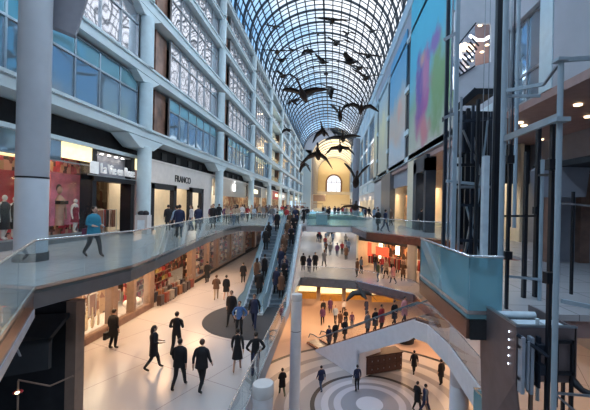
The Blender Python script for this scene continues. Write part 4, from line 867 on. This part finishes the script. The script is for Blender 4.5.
for i in range(5):
    p = atX(509-.2*i, 331.5+i*8, 2.985); o = MB().ball((0, 0, 0), .008, .015, .015, 8).build('indicator_light', M['bluelamp'], cb); o.location = (2.985-3.0, p.y-5.5, p.z+2.6)
trim(MB().box(3.0, 4.2, 5.4, 7.0, L1, L1+.2), M['steel'])
hs = MB().tube([atY(566, 374, 5.6), atY(573, 381, 5.5), atY(582, 390, 5.4), atY(594, 396, 5.3)], [.05, .07, .05, .05], 8).build('cable_arm', M['black'], label='black bent cable arm at the bottom right beside the lift', cat='arm')
# short rail with glass below at the bottom right
a, b, c_ = atZ(474, 388, -3.55), atZ(511, 393, -3.55), atZ(500, 415, -3.55)
r = empty('glass_railing', (a.x, a.y, L2), 0, 'short warm-lit railing corner at the bottom right below the pale parapet', 'railing')
MB().tube([b-r.location, a-r.location, c_-r.location], .025, 8).build('handrail', M['rail'], r)
for p, q_ in ((b, a), (a, c_)):
    p = p-r.location; q_ = q_-r.location; MB().bar((p.x, p.y, .5), (q_.x, q_.y, .5), .02, 1.0).build('glass_panel', M['blueglass'], r)

# bins, directory
bn0 = atZ(143, 234, 0); bi = empty('litter_bin', (bn0.x, bn0.y, 0), .1, 'white litter bin with a pale blue panel beside the second column', 'bin')
MB().box(-.35, .35, -.3, .3, 0, 1.15).build('body', M['ceilwhite'], bi); MB().box(-.2, .2, -.32, -.3, .25, .85).build('panel', M['skirtblue'], bi); MB().ball((-.12, 0, 1.25), .2, .2, .16).ball((.14, 0, 1.24), .18, .2, .18).build('black_bag', M['black'], bi)
di = empty('directory_stand', (-.9, 34.6, 0), 0, 'pale blue-grey directory box behind the bridge railing', 'stand')
MB().box(-.55, .55, -.2, .2, 0, 1.1).build('body', M['post'], di); MB().box(-.6, .6, -.25, .25, 1.1, 1.18).build('top', M['steel'], di)
gp = atZ(424, 240, 0)
for i, (px, py) in enumerate(((300, 213), (318, 212), (345, 212))):
    p = atZ(px, py, 0); r = empty('vendor_cart', (p.x, p.y, 0), 0, ('left', 'middle', 'right')[i]+' small vendor cart on the walkway beyond the bridge', 'cart')
    MB().box(-1.2, 1.2, -.6, .6, 0, 1.0).build('counter', M['cream'], r); MB().box(-1.3, 1.3, -.7, .7, 2.2, 2.35).build('canopy', M['woodbrown'], r)
    for sx_ in (-1.15, 1.15): MB().tube([(sx_, 0, 1), (sx_, 0, 2.2)], .04, 6).build('post', M['steel'], r)

# ------------------------------------------------------------------ geese
def goose_mesh(inner, outer, sweep=.12, bend=0):
    b = MB(); n = 12
    prof = [(-.62, .015, .04, 0), (-.55, .09, .02, 0), (-.42, .10, .05, .0), (-.25, .12, .11, -.01), (0, .145, .14, -.02), (.22, .12, .12, -.01), (.36, .075, .075, .02), (.50, .045, .045, .045), (.68, .036, .036, .06), (.80, .045, .045, .07), (.88, .048, .045, .07), (.94, .03, .025, .06), (1.02, .012, .010, .05)]
    vs = []
    for (y, rx, rz, cz) in prof:
        for k in range(n): a = 2*PI*k/n; vs.append((rx*math.cos(a), y, cz+rz*math.sin(a)))
    fs = [(i*n+k, i*n+(k+1) % n, (i+1)*n+(k+1) % n, (i+1)*n+k) for i in range(len(prof)-1) for k in range(n)]
    b.add(vs, fs, 0, True); b.add(vs[:n], [list(range(n))]); b.add(vs[-n:], [list(range(n))])
    st = [(.05, 0, .26, -.26, .03), (.25, .25, .26, -.26, .035), (.48, .5, .24, -.22, .028), (.70, .62, .16, -.20, .02), (.86, .3, .07, -.18, .012), (.98, .1, -.06, -.16, .006)]
    for sg in (-1, 1):
        vs = []; x = z = 0; px = 0
        for i, (s, _, lead, trail, th) in enumerate(st):
            ds = s-px; px = s; a = inner if s <= .5 else outer
            x += ds*math.cos(a); z += ds*math.sin(a); sw = -sweep*max(0, s-.45)
            X = sg*x
            vs += [(X, lead+sw, .05+z), (X, (lead+trail)/2+.03+sw, .05+z+th), (X, trail+sw, .05+z), (X, (lead+trail)/2+sw, .05+z-th*.6)]
        fs = [(i*4+k, i*4+(k+1) % 4, (i+1)*4+(k+1) % 4, (i+1)*4+k) for i in range(len(st)-1) for k in range(4)]
        b.add(vs, fs, 0, True); b.add(vs[-4:], [(0, 1, 2, 3)]); b.add(vs[:4], [(3, 2, 1, 0)])
    return b.mesh('goose', M['goose'])
GP = {'flat': goose_mesh(.08, -.05), 'gull': goose_mesh(.35, -.35), 'vee': goose_mesh(.75, .55), 'high': goose_mesh(1.1, .9), 'down': goose_mesh(-.15, -.75), 'deep': goose_mesh(-.75, -1.1), 'up': goose_mesh(.35, .2)}
GS = [(332, 21, 33, 'flat', .1, 'wide-winged goose high over the centre, uppermost of the near flock'), (372, 31, 19, 'up', .5, 'goose near the upper right edge of the glass vault'), (347, 34, 17, 'gull', .3, 'small goose just below and right of the uppermost wide-winged goose'),
 (309, 51, 17, 'down', 2.8, 'goose with drooping wings left of the centre of the flock'), (336, 43, 33, 'gull', .2, 'wide-winged goose directly below the uppermost wide-winged goose'), (368, 56, 27, 'flat', .1, 'broad dark goose on the right of the flock'),
 (323, 62, 18, 'up', .8, 'small tilted goose in the crowded centre of the flock'), (326, 73, 29, 'flat', 0, 'long flat-winged goose in the middle of the flock'), (366, 78, 30, 'up', .2, 'goose with raised wings on the right below the broad dark one'),
 (292, 50, 15, 'flat', .5, 'small goose at the left of the flock under the blue sky'), (297, 79, 21, 'flat', .1, 'flat-winged goose at left above the big left goose'), (303, 95, 43, 'up', 3.0, 'largest goose in the left of the vault, wings raised'),
 (294, 102, 15, 'gull', 2.6, 'small goose tucked just below the big left goose'), (331, 88, 9, 'deep', 1.4, 'tiny end-on goose in the middle of the vault'), (361, 109, 34, 'gull', 3.1, 'wide gull-winged goose at right below the vault'),
 (359, 68, 26, 'flat', .3, 'flat goose at right between the broad one and the one with raised wings'), (286, 87, 19, 'up', .4, 'goose hugging the left rim of the vault'), (274, 27, 17, 'flat', .4, 'goose high at upper left against the blue panes'),
 (277, 52, 30, 'flat', .2, 'long goose at upper left, upper of the close pair'), (281, 60, 25, 'flat', -.3, 'goose at upper left, lower of the close pair'), (283, 76, 24, 'gull', .5, 'gull-winged goose low on the left rim of the flock'),
 (288, 130, 14, 'down', 2.7, 'small goose beside the left facade near the open balconies'), (323, 131, 22, 'deep', 3.0, 'goose with wings hanging steeply, above the cream gallery end'), (343, 138, 32, 'flat', 3.1, 'flat-winged goose in front of the cream gallery end'),
 (340, 148, 31, 'down', 3.1, 'goose with arched wings just under the flat-winged one'), (318, 154, 29, 'deep2', 3.1, 'chevron-shaped goose left of the arched window'), (305, 164, 13, 'deep', 2.6, 'tiny goose below left of the chevron-shaped one'),
 (340, 116, 17, 'high', 3.1, 'V-shaped goose with lifted wings at mid height'), (356, 182, 24, 'high', 3.1, 'V-shaped goose in front of the brown column'), (355, 207, 41, 'down', 3.1, 'near low goose with arched wings above the upper bridge'),
 (362, 293, 33, 'down', .3, 'lowest goose, hovering over the opening below the right balcony'), (318, 34, 16, 'flat', .2, 'small goose left of the near central pair'), (350, 62, 17, 'up', 1.0, 'small goose between the centre and right of the flock'), (313, 67, 15, 'flat', .2, 'small goose left of centre above the long flat-winged one')]
GP['deep2'] = goose_mesh(-.55, -.85)
for i, (px, py, sp, pose, rz, lb) in enumerate(GS):
    fac = {'high': .55, 'deep': .75, 'vee': .8, 'deep2': .75}.get(pose, 1); c_ = abs(math.cos(rz))*.9+.1
    Y = F*1.75*fac*max(.55, c_)/sp; p = atY(px, py, Y)
    o = bpy.data.objects.new('goose', GP[pose]); C.objects.link(o); o.location = p; o.rotation_euler = (.08*math.sin(i*2.1)+.25, .10*math.sin(i*1.7), rz)
    tag(o, lb, 'goose', 'flock of hanging geese')

# ------------------------------------------------------------------ people
def skin_mesh(V, E_, R, root):
    me = bpy.data.meshes.new('sk'); me.from_pydata(V, E_, []); o = bpy.data.objects.new('sk', me); C.objects.link(o)
    sk = o.modifiers.new('s', 'SKIN'); ss = o.modifiers.new('u', 'SUBSURF'); ss.levels = 1; ss.render_levels = 1
    for i, r in enumerate(R): me.skin_vertices[0].data[i].radius = r
    me.skin_vertices[0].data[root].use_root = True
    dg = bpy.context.evaluated_depsgraph_get(); dg.update(); m = bpy.data.meshes.new_from_object(o.evaluated_get(dg)); bpy.data.objects.remove(o); return m
def person_proto(name, stride=.22, arms='swing', female=False, bare_legs=False, sleeveless=False, lean=0, fingers=True, swap=1):
    V = []; E_ = []; R = []
    def v(p, r, par=None):
        V.append(p); R.append((r, r) if not isinstance(r, tuple) else r)
        if par is not None: E_.append((par, len(V)-1))
        return len(V)-1
    sh = .165 if female else .19; hp = .095
    pel = v((0, 0, .96), (.15, .115)); sp = v((0, .01+lean*.1, 1.13), ((.12 if female else .155), .11), pel); ch = v((0, .01+lean*.25, 1.33), ((.145 if female else .185), .125), sp)
    nb_ = v((0, lean*.35, 1.47), .06, ch); nk = v((0, .015+lean*.4, 1.56), .052, nb_)
    hands = []
    for sg in (-1, 1):
        s = v((sg*sh, lean*.3, 1.42), .074, nb_)
        a = sg*swap*stride*.7
        if arms == 'swing': el, wr = (sg*(sh+.06), -.02-a*.4, 1.14), (sg*(sh+.07), .06-a*.9, .90)
        elif arms == 'front': el, wr = (sg*(sh+.07), -.02, 1.15), (sg*(sh-.02), .24, 1.10)
        elif arms == 'hips': el, wr = (sg*(sh+.17), -.06, 1.17), (sg*(sh+.04), .06, 1.00)
        else: el, wr = (sg*(sh+.05), -.03, 1.14), (sg*(sh+.06), .03, .89)
        e = v(el, .056, s); w = v(wr, .038, e)
        d = (Vector(wr)-Vector(el)).normalized(); pm_ = Vector(wr)+d*.08
        h = v(tuple(pm_), (.036, .022), w); hands.append(Vector(wr)+d*.04)
        if fingers:
            for k in range(4):
                off = Vector((0, (k-1.5)*.020, 0)); L = (.055, .07, .075, .06)[k]
                f1 = v(tuple(pm_+off*.9+d*.03), .0095, h); f2 = v(tuple(pm_+off+d*(.03+L)+Vector((-sg*.012, 0, 0))), .008, f1)
            th = v(tuple(Vector(wr)+d*.05+Vector((-sg*.005, .035, 0))), .011, w); v(tuple(Vector(wr)+d*.095+Vector((-sg*.01, .05, 0))), .009, th)
    for sg in (-1, 1):
        a = sg*swap*stride
        h = v((sg*hp, 0, .88), .105 if not bare_legs else .085, pel); k = v((sg*(hp+.0), .05+a*.55, .50), .076 if not bare_legs else .058, h)
        an = v((sg*(hp+.005), -.01+a*1.25-(.06 if a < 0 else 0), .10+(.07 if a < -.1 else 0)), .052 if not bare_legs else .038, k); t = v((sg*(hp+.02), .15+a*1.2-(.04 if a < 0 else 0), .035+(.0 if a < -.1 else 0)), (.042, .026), an)
    me = skin_mesh(V, E_, R, 0); me.name = name
    for m in (M['skin'], M['cloth_dark'], M['cloth_dark'], M['shoe']): me.materials.append(m)
    for p in me.polygons:
        c = p.center; p.use_smooth = True
        if c.z < .10: i = 3
        elif min((c-h_).length for h_ in hands) < .10 and abs(c.x) > .1: i = 0
        elif c.z > 1.515 and abs(c.x) < .075: i = 0
        elif c.z > .93 or abs(c.x) > sh+.03 and c.z > .7: i = 1
        else: i = 0 if bare_legs and c.z < .62 else 2
        if sleeveless and abs(c.x) > sh+.005 and c.z > .9: i = 0
        p.material_index = i
    # head joined into the same body mesh
    b = MB(); hc = Vector((0, .03+lean*.42, 1.665)); b.ball(hc, .077, .095, .112, 14); b.ball(hc+Vector((0, .03, -.06)), .05, .055, .05, 8)
    b.add([hc+Vector(q) for q in ((-.014, .088, -.02), (.014, .088, -.02), (0, .120, -.022), (0, .092, .035))], [(0, 1, 2), (0, 2, 3), (1, 3, 2)])
    for sg in (-1, 1):
        b.ball(hc+Vector((sg*.077, -.005, -.005)), .012, .022, .032, 6); b.ball(hc+Vector((sg*.030, .084, .012)), .012, .008, .008, 6, 3)
    b.ball(hc+Vector((0, .083, -.058)), .024, .008, .007, 6, 3)
    hm = b.mesh('h', [M['skin']]*4)
    bm = bmesh.new(); bm.from_mesh(me); bm.from_mesh(hm); bm.to_mesh(me); bm.free()
    return me, hc
M['cloth_dark'] = mat('dark_suit_cloth', (.018, .019, .026), .8, var=.2, scale=6); M['shoe'] = mat('shoe_leather', (.015, .012, .012), .4)
CL = {k: mat('cloth_'+k, c, .85, var=.15, scale=6) for k, c in dict(navy=(.02, .03, .08), teal=(.03, .22, .33), blue=(.08, .18, .42), brown=(.15, .08, .05), grey=(.18, .19, .21), white=(.62, .62, .64), red=(.42, .04, .05), pink=(.65, .30, .33), beige=(.42, .33, .25), jean=(.05, .09, .17), green=(.10, .14, .09), black=(.012, .012, .015), purple=(.12, .05, .14), lightblue=(.35, .46, .60)).items()}
protos = {}
def proto(key, **kw): protos[key] = person_proto(key, **kw)
proto('walk'); proto('walk2', swap=-1); proto('stand', stride=.02, arms='down'); proto('carry', stride=.16, arms='front'); proto('hips', stride=.05, arms='hips')
proto('fwalk', female=True, bare_legs=True, stride=.16); proto('fstand', female=True, stride=.04, arms='down'); proto('fcoat', female=True, stride=.2, arms='front', swap=-1)
def hair_mesh(long, hc):
    b = MB(); c = hc+Vector((0, -.018, .022)); b.ball(c, .088, .100, .105, 12)
    if long: b.tube([hc+Vector((0, -.05, .03)), hc+Vector((0, -.075, -.10)), hc+Vector((0, -.085, -.24))], [.085, .085, .05], 10)
    vs = b.mesh('hair', M['hair']); return vs
HM = {(k, l): hair_mesh(l, p[1]) for k, p in protos.items() for l in (0, 1)}
def skirt_mesh(z0, z1, r0, r1): 
    return MB().lathe((0, .01, 0), [(r0, z0), ((r0+r1)/2*1.0, (z0+z1)/2), (r1, z1)], 18, 0, 1, .78).lathe((0, .01, 0), [(r0-.015, z0+.004), (r1-.01, z1)], 18, 0, 1, .78).mesh('garment', M['cloth_dark'])
def jacket_mesh(z0): return MB().lathe((0, .01, 0), [(.225, z0), (.215, z0+.15), (.19, 1.12), (.215, 1.30), (.21, 1.38), (.15, 1.46), (.085, 1.52)], 20, 0, 1, .74).mesh('jacket', M['cloth_dark'])
GM_ = {'dress': skirt_mesh(.55, 1.02, .22, .15), 'coat': jacket_mesh(.60), 'jacket': jacket_mesh(.80), 'long': jacket_mesh(.42)}
def person(loc, rz, key, top, legs, label, garment=None, gcol=None, longhair=0, hair='hair', s=1.0, group=None, name='person', head=True):
    me, hc = protos[key]; o = bpy.data.objects.new(name, me); C.objects.link(o); o.location = loc; o.rotation_euler = (0, 0, rz); o.scale = (s, s, s)
    tag(o, label, 'person', group)
    for i, m in ((1, top), (2, legs)):
        o.material_slots[i].link = 'OBJECT'; o.material_slots[i].material = CL.get(m, M.get(m))
    h = bpy.data.objects.new('hair', HM[(key, longhair)]); C.objects.link(h); h.parent = o; h.material_slots[0].link = 'OBJECT'; h.material_slots[0].material = M[hair]
    if garment:
        g = bpy.data.objects.new('coat' if garment in ('coat', 'long') else garment, GM_[garment]); C.objects.link(g); g.parent = o; g.material_slots[0].link = 'OBJECT'; g.material_slots[0].material = CL[gcol or top]
    return o
def at3(x, y): return atZ(x, y, 0)
def at2(x, y): return atZ(x, y, L2)
def at1(x, y): return atZ(x, y, L1)
AW, TO = 0, PI
people = [
 (at3(93, 257), -1.9, 'fcoat', 'teal', 'black', 'woman in a teal top and black trousers walking on the upper left walkway', 'jacket', 'teal', 1, 'hair', 1.0),
 (at3(168, 231), .6, 'stand', 'black', 'black', 'dark-clad person right of the litter bin on the upper walkway', 'coat', 'black', 0, 'hair', 1.0),
 (at3(167, 237)+Vector((.4, .3, 0)), 1.0, 'walk', 'lightblue', 'grey', 'person in a light blue shirt beside the black portal', None, None, 0, 'hair', 1.0),
 (at3(179, 238), .3, 'stand', 'navy', 'black', 'tall figure in a navy coat at the upper left railing', 'coat', 'navy', 0, 'hair', 1.03),
 (at3(191, 231), 2.4, 'fstand', 'white', 'jean', 'person in white between the two black portals', None, None, 1, 'hairbrown', 1.0),
 (at3(198, 231), .2, 'walk', 'navy', 'black', 'dark walker just left of the second black portal', 'coat', 'navy', 0, 'hair', 1.0),
 (at3(213, 229), PI, 'stand', 'black', 'black', 'dark figure standing at the pier between the beige and metal shopfronts', 'long', 'black', 0, 'hair', 1.06),
 (at3(242, 221), .4, 'stand', 'white', 'jean', 'person in a white shirt before the apple logo shop', None, None, 0, 'hair', 1.03),
 (at3(328, 221), PI, 'walk', 'black', 'black', 'dark walker behind the bridge railing near the centre', 'coat', 'black', 0, 'hair', 1.0),
 (at3(378, 231), .5, 'carry', 'black', 'black', 'left of the two dark walkers on the upper right walkway', 'coat', 'black', 0, 'hair', 1.0),
 (at3(385, 232), -1.2, 'walk', 'navy', 'navy', 'right of the two dark walkers on the upper right walkway', None, None, 0, 'hair', .98),
 (at3(391, 226), 2.0, 'fstand', 'brown', 'black', 'brown-coated person by the amber display on the upper right walkway', 'coat', 'brown', 1, 'hairbrown', 1.0),
 (at3(421, 231), -.6, 'stand', 'black', 'black', 'black-clad figure against the dark shop frame at upper right', 'long', 'black', 0, 'hair', 1.05),
 (at2(113, 349), -.3, 'stand', 'black', 'black', 'man in black with a bag by the flower display windows', 'coat', 'black', 0, 'hair', 1.0),
 (at2(153, 370), -1.1, 'fcoat', 'black', 'black', 'person in a short black coat striding to the right at left of the lower floor', 'coat', 'black', 1, 'hair', .98),
 (at2(176, 355), .05, 'carry', 'black', 'black', 'man in dark clothes walking behind the pair of suited men', None, None, 0, 'hair', 1.05),
 (at2(179, 389), 0, 'walk', 'black', 'black', 'left of the two men in black suits seen from behind', 'jacket', 'black', 0, 'hair', 1.0),
 (at2(201, 391), -.1, 'walk2', 'black', 'black', 'right of the two men in black suits seen from behind', 'jacket', 'black', 0, 'hairbrown', 1.02),
 (at2(237, 372), .1, 'fwalk', 'black', 'black', 'woman in a short black dress walking on the pale floor', 'dress', 'black', 0, 'hair', .96),
 (at2(255, 376), .2, 'hips', 'black', 'navy', 'slim figure in black right of the woman in the short dress', None, None, 0, 'hair', .95),
 (at2(239, 337), PI, 'hips', 'blue', 'black', 'man in a blue shirt on the round dark mat', None, None, 0, 'hairbrown', 1.0),
 (at2(231, 325), PI, 'walk', 'black', 'black', 'dark man just behind the blue shirt on the mat', 'coat', 'black', 0, 'hair', 1.05),
 (at2(254, 328), PI, 'walk2', 'black', 'navy', 'dark figure stepping onto the mat from the escalator', 'jacket', 'navy', 0, 'hair', 1.02),
 (at2(216, 300), .3, 'carry', 'brown', 'beige', 'person in a brown jacket, left of the pair near the escalator foot', 'jacket', 'brown', 0, 'hairbrown', .95),
 (at2(226, 300), .1, 'fwalk', 'black', 'black', 'woman in a black coat, right of the pair near the escalator foot', 'coat', 'black', 0, 'hair', .95),
 (at2(207, 283), .8, 'stand', 'black', 'black', 'dark figure by the lit windows past the luggage shop', 'long', 'black', 0, 'hair', 1.0),
 (at2(243, 283), .2, 'stand', 'black', 'black', 'dark figure left of the escalator seen against the shelves', 'coat', 'black', 0, 'hair', .95),
 (at2(303, 271), 0, 'stand', 'black', 'navy', 'leftmost walker of the group under the upper bridge', 'coat', 'black', 0, 'hair', 1.0),
 (at2(309, 273), 0, 'fcoat', 'navy', 'navy', 'second walker from the left under the upper bridge, in navy', 'coat', 'navy', 1, 'hair', .96),
 (at2(315, 271), PI, 'walk', 'black', 'black', 'tallest dark walker in the group under the upper bridge', 'coat', 'black', 0, 'hair', 1.06),
 (at2(324, 267), .4, 'fcoat', 'grey', 'black', 'grey-coated walker at the right of the group under the bridge', 'coat', 'grey', 1, 'hairbrown', 1.05),
 (at2(330, 256), 0, 'walk', 'grey', 'navy', 'person in grey farther back under the bridge', 'jacket', 'grey', 0, 'hair', 1.0),
 (at2(337, 257), 0, 'walk2', 'purple', 'navy', 'person in purple farther back under the bridge', 'jacket', 'purple', 0, 'hair', 1.0),
 (at2(342, 255), PI, 'stand', 'red', 'black', 'person in red top farther back under the bridge', None, None, 1, 'hair', 1.0),
 (at2(346, 260), 0, 'stand', 'brown', 'black', 'person in brown near the red panels under the bridge', 'coat', 'brown', 0, 'hair', 1.0),
 (at2(357, 277), 1.0, 'stand', 'brown', 'black', 'left figure leaning by the clear railing at the bend', 'coat', 'brown', 0, 'hair', .98),
 (at2(361, 274), -1.0, 'fstand', 'grey', 'black', 'second figure by the clear railing at the bend', None, None, 1, 'hair', .95),
 (at2(378, 282), 1.2, 'stand', 'green', 'jean', 'man in a dark green jacket at the balcony railing', 'jacket', 'green', 0, 'hair', 1.0),
 (at2(386, 279), 2.2, 'carry', 'beige', 'black', 'person in a beige top on the lower right balcony', 'jacket', 'beige', 0, 'hairbrown', 1.0),
 (at2(393, 284), .6, 'fcoat', 'pink', 'black', 'person in a pale pink coat on the lower right balcony', 'coat', 'pink', 0, 'hairbrown', .95),
 (at2(403, 281), 2.8, 'carry', 'brown', 'black', 'dark brown figure before the white pillar on the lower right balcony', 'coat', 'brown', 0, 'hair', 1.0),
 (at1(321, 391), .5, 'walk', 'navy', 'jean', 'person in dark blue walking at the edge of the concentric floor rings', 'jacket', 'navy', 0, 'hair', .92),
 (at1(357, 391), .3, 'stand', 'navy', 'black', 'person with a white bag standing on the concentric floor rings', None, None, 0, 'hair', .95),
 (at1(414, 374), 0, 'walk', 'black', 'black', 'dark figure on the warm-lit basement floor at right', 'coat', 'black', 0, 'hair', .95),
 (at1(441, 385), .4, 'stand', 'black', 'black', 'dark figure left of the round grey pillar in the basement', 'coat', 'black', 0, 'hair', .98),
 (at1(417, 411), -1, 'carry', 'black', 'black', 'left of the two figures at the bottom edge of the ringed floor', 'coat', 'black', 0, 'hair', .98),
 (at1(425, 414), -1.4, 'walk', 'grey', 'navy', 'right of the two figures at the bottom edge of the ringed floor', 'jacket', 'navy', 0, 'hair', .98),
 (at1(282, 396), .4, 'fcoat', 'black', 'green', 'dark figure behind the glass railing beside the tall white pole', 'coat', 'black', 0, 'hair', .98),
 (at1(466, 400), .2, 'carry', 'brown', 'black', 'figure in a reddish brown coat right of the grey basement pillar', 'coat', 'brown', 0, 'hair', .98),
]
for p in people:
    (loc, rz, key, top, legs, lb, gar, gc, lh, hr, s) = p; person(loc, rz, key, top, legs, lb, gar, gc, lh, hr, s)
# on the escalators: (escalator x, metres along the run, side offset)
def on_esc(x, yy, t, off, z0=L2, rise=4.6, run=8.6): 
    f = max(0, min(1, (t-1.0)/run)); n = int(rise/.2); return Vector((x+off, yy+t, z0+rise*math.floor(f*n+.5)/n))
er = random.Random(11)
EL = 'dark-clad rider on the left twin escalator, %s'
for t, off, k, tp, lb in ((1.9, .2, 'stand', 'black', 'lowest of its riders'), (3.0, -.2, 'fstand', 'beige', 'second from the bottom, holding left'), (3.4, .25, 'stand', 'grey', 'beside the second rider'), (6.3, -.25, 'stand', 'black', 'third from the top'), (7.2, -.2, 'fcoat', 'black', 'second from the top'), (8.9, .2, 'stand', 'navy', 'topmost of its riders')):
    person(on_esc(-4.82, 20.9, t, off), 0, k, tp, 'black', EL % lb, 'coat', 'black' if tp != 'beige' else 'brown', 1 if k[0] == 'f' else 0)
i = 0
for t in (1.6, 2.1, 2.9, 3.3, 4.2, 4.7, 5.6, 6.2, 6.9, 7.6, 8.3, 9.0, 9.7, 10.3):
    i += 1; person(on_esc(-3.32, 20.9, t, er.choice((-.22, .2))), PI if i % 2 else PI, er.choice(('stand', 'carry', 'fstand')), er.choice(('black', 'navy', 'brown', 'black', 'grey')), 'black', 'dark-clad rider in the dense file on the right twin escalator', 'coat', er.choice(('black', 'navy', 'black', 'brown')), er.randint(0, 1), group='riders on the right twin escalator')
def on_b(t, off):
    f = max(0, min(1, (t-1.0)/(Lh))); z = L1+5.4*f; v = base+dv*t+nrm*off; return Vector((v.x, v.y, math.floor((z-L1)/.2+.5)*.2+L1))
bl = ['lowest rider of the basement escalator', 'second rider up the basement escalator', 'third rider up the basement escalator', 'rider standing alone midway on the basement escalator, left', 'rider at mid height holding a white bag on the basement escalator', 'rider in the upper trio of the basement escalator, lowest', 'middle rider of the upper trio on the basement escalator', 'highest of the upper trio on the basement escalator', 'rider stepping off at the top of the basement escalator']
for t, lb, tp in zip((1.3, 1.9, 2.7, 3.9, 6.0, 7.2, 7.8, 8.6, 9.8), bl, ('black', 'navy', 'black', 'black', 'grey', 'black', 'red', 'black', 'pink')):
    person(on_b(t, er.choice((-.2, .2))), hd, er.choice(('stand', 'carry')), tp, 'black', lb, 'coat', tp)
# crowds
cr_ = random.Random(5)
def crowd(n, xr, yr, z, group, label, cols=('black', 'navy', 'brown', 'grey', 'black', 'red', 'white', 'purple', 'beige', 'lightblue')):
    pl_ = []
    while len(pl_) < n:
        x, y = cr_.uniform(*xr), cr_.uniform(*yr)
        if all((x-a)**2+(y-b)**2 > .45 for a, b in pl_): pl_.append((x, y))
    for x, y in pl_:
        k = cr_.choice(('walk', 'walk2', 'stand', 'carry', 'fcoat', 'fstand')); c1 = cr_.choice(cols)
        person(Vector((x, y, z)), cr_.choice((0, PI))+cr_.uniform(-.4, .4), k, c1, cr_.choice(('black', 'jean', 'black', 'navy')), label, cr_.choice(('coat', 'jacket', None)), c1, 1 if k[0] == 'f' else 0, cr_.choice(('hair', 'hairbrown')), cr_.uniform(.92, 1.05), group)
crowd(26, (-11.3, -8.5), (30, 52), 0, 'shoppers in front of the metal-fronted shop', 'shopper in the busy crowd before the metal-fronted shop on the upper left walkway')
crowd(34, (-11.3, -8), (52, 110), 0, 'far shoppers on the upper left walkway', 'distant shopper far along the upper left walkway')
crowd(12, (-6, -2.6), (34.5, 46), 0, 'shoppers at the head of the twin escalators', 'shopper gathered at the head of the twin escalators')
crowd(14, (-2, 4), (63, 71), 0, 'shoppers on the second bridge', 'distant shopper on the second bridge beyond the opening')
crowd(16, (5, 7.2), (48, 110), 0, 'far shoppers on the upper right walkway', 'distant shopper far along the upper right walkway')
crowd(16, (-2.4, 3), (46, 85), L2, 'far shoppers on the lower level', 'distant shopper deep on the lower level under the bridge')
crowd(9, (-1, 5.5), (33, 38.5), L1, 'diners in the basement', 'small figure on the warm basement floor behind the rising escalator')
crowd(6, (4.6, 8.2), (32.6, 35), L2, 'browsers in the lower right shop', 'browser inside the lower right shop', ('brown', 'red', 'black', 'beige'))
# carried things
def bagobj(nm, loc, m, lb, s=1):
    b = MB().extrude([(-.06, -.17, 0), (-.06, .17, 0), (-.06, .15, .3), (-.06, -.15, .3)], (.12, 0, 0)).tube([(0, -.07, .29), (0, -.05, .42), (0, .05, .42), (0, .07, .29)], .01, 6)
    o = b.build(nm, m, label=lb, cat='bag'); o.location = loc; o.scale = (s, s, s); return o
p = at2(113, 349); bagobj('shoulder_bag', p+Vector((-.28, -.02, .45)), M['black'], 'black bag held by the man near the flower windows')
p = at1(357, 391); bagobj('shopping_bag', p+Vector((-.25, 0, .5)), M['ceilwhite'], 'white shopping bag held on the concentric floor rings', 1.2)
p = at3(93, 257); bagobj('shoulder_bag', p+Vector((-.33, .1, .72)), mat('plum_leather', (.12, .02, .06), .5), 'plum bag held by the woman in teal', .9)
# mannequins
def mannequin(loc, rz, lb, dress, s=1.0):
    me, hc = protos['fstand']; mk = 'mannequin_'+dress
    o = bpy.data.objects.new('mannequin', me); C.objects.link(o); o.location = loc; o.rotation_euler = (0, 0, rz); o.scale = (s, s, s); tag(o, lb, 'mannequin')
    for i in range(4): o.material_slots[i].link = 'OBJECT'; o.material_slots[i].material = M['mskin']
    g = bpy.data.objects.new('dress', GM_['long' if dress == 'blackl' else 'dress']); C.objects.link(g); g.parent = o; g.material_slots[0].link = 'OBJECT'; g.material_slots[0].material = DR[dress]
    if dress == 'red':
        t_ = bpy.data.objects.new('bodice', GM_['jacket']); C.objects.link(t_); t_.parent = o; t_.scale = (.88, .95, .92); t_.material_slots[0].link = 'OBJECT'; t_.material_slots[0].material = DR[dress]
DR = {'red': mat('dark_red_dress', (.22, .015, .03), .7), 'blackl': mat('black_gown', (.012, .01, .012), .6)}
def x_at(px, X, z): 
    u = (px-331); Y = F*X/u; return Vector((X, Y, z))
mannequin(x_at(75, -12.75, .34), -PI/2, 'mannequin in a dark red slip beside the pink poster', 'red', .95)
mannequin(x_at(4, -12.8, .34), -PI/2, 'mannequin in a black gown at the extreme left of the window', 'blackl')
mannequin(x_at(14.5, -12.9, .34), -PI/2, 'mannequin in a black gown just left of the thick tiled column', 'blackl', .97)
mannequin(x_at(172, -12.9, .1), -PI/2, 'mannequin in red inside the first black-framed window', 'red', .95)

# ------------------------------------------------------------------ camera and view
cam = bpy.data.cameras.new('camera'); co = bpy.data.objects.new('camera', cam); C.objects.link(co)
cam.sensor_fit = 'HORIZONTAL'; cam.sensor_width = 36; cam.lens = F/590*36; cam.shift_x = -36/590; cam.clip_end = 1000; cam.clip_start = .05
co.matrix_world = Matrix.Translation((0, 0, EYE)) @ Matrix.Rotation(PI/2, 4, 'X') @ Matrix.Rotation(ROLL, 4, 'Z')
S.camera = co
S.view_settings.view_transform = 'Standard'; S.view_settings.look = 'None'; S.view_settings.gamma = 1; S.view_settings.use_curve_mapping = False
S.view_settings.exposure = 0.8
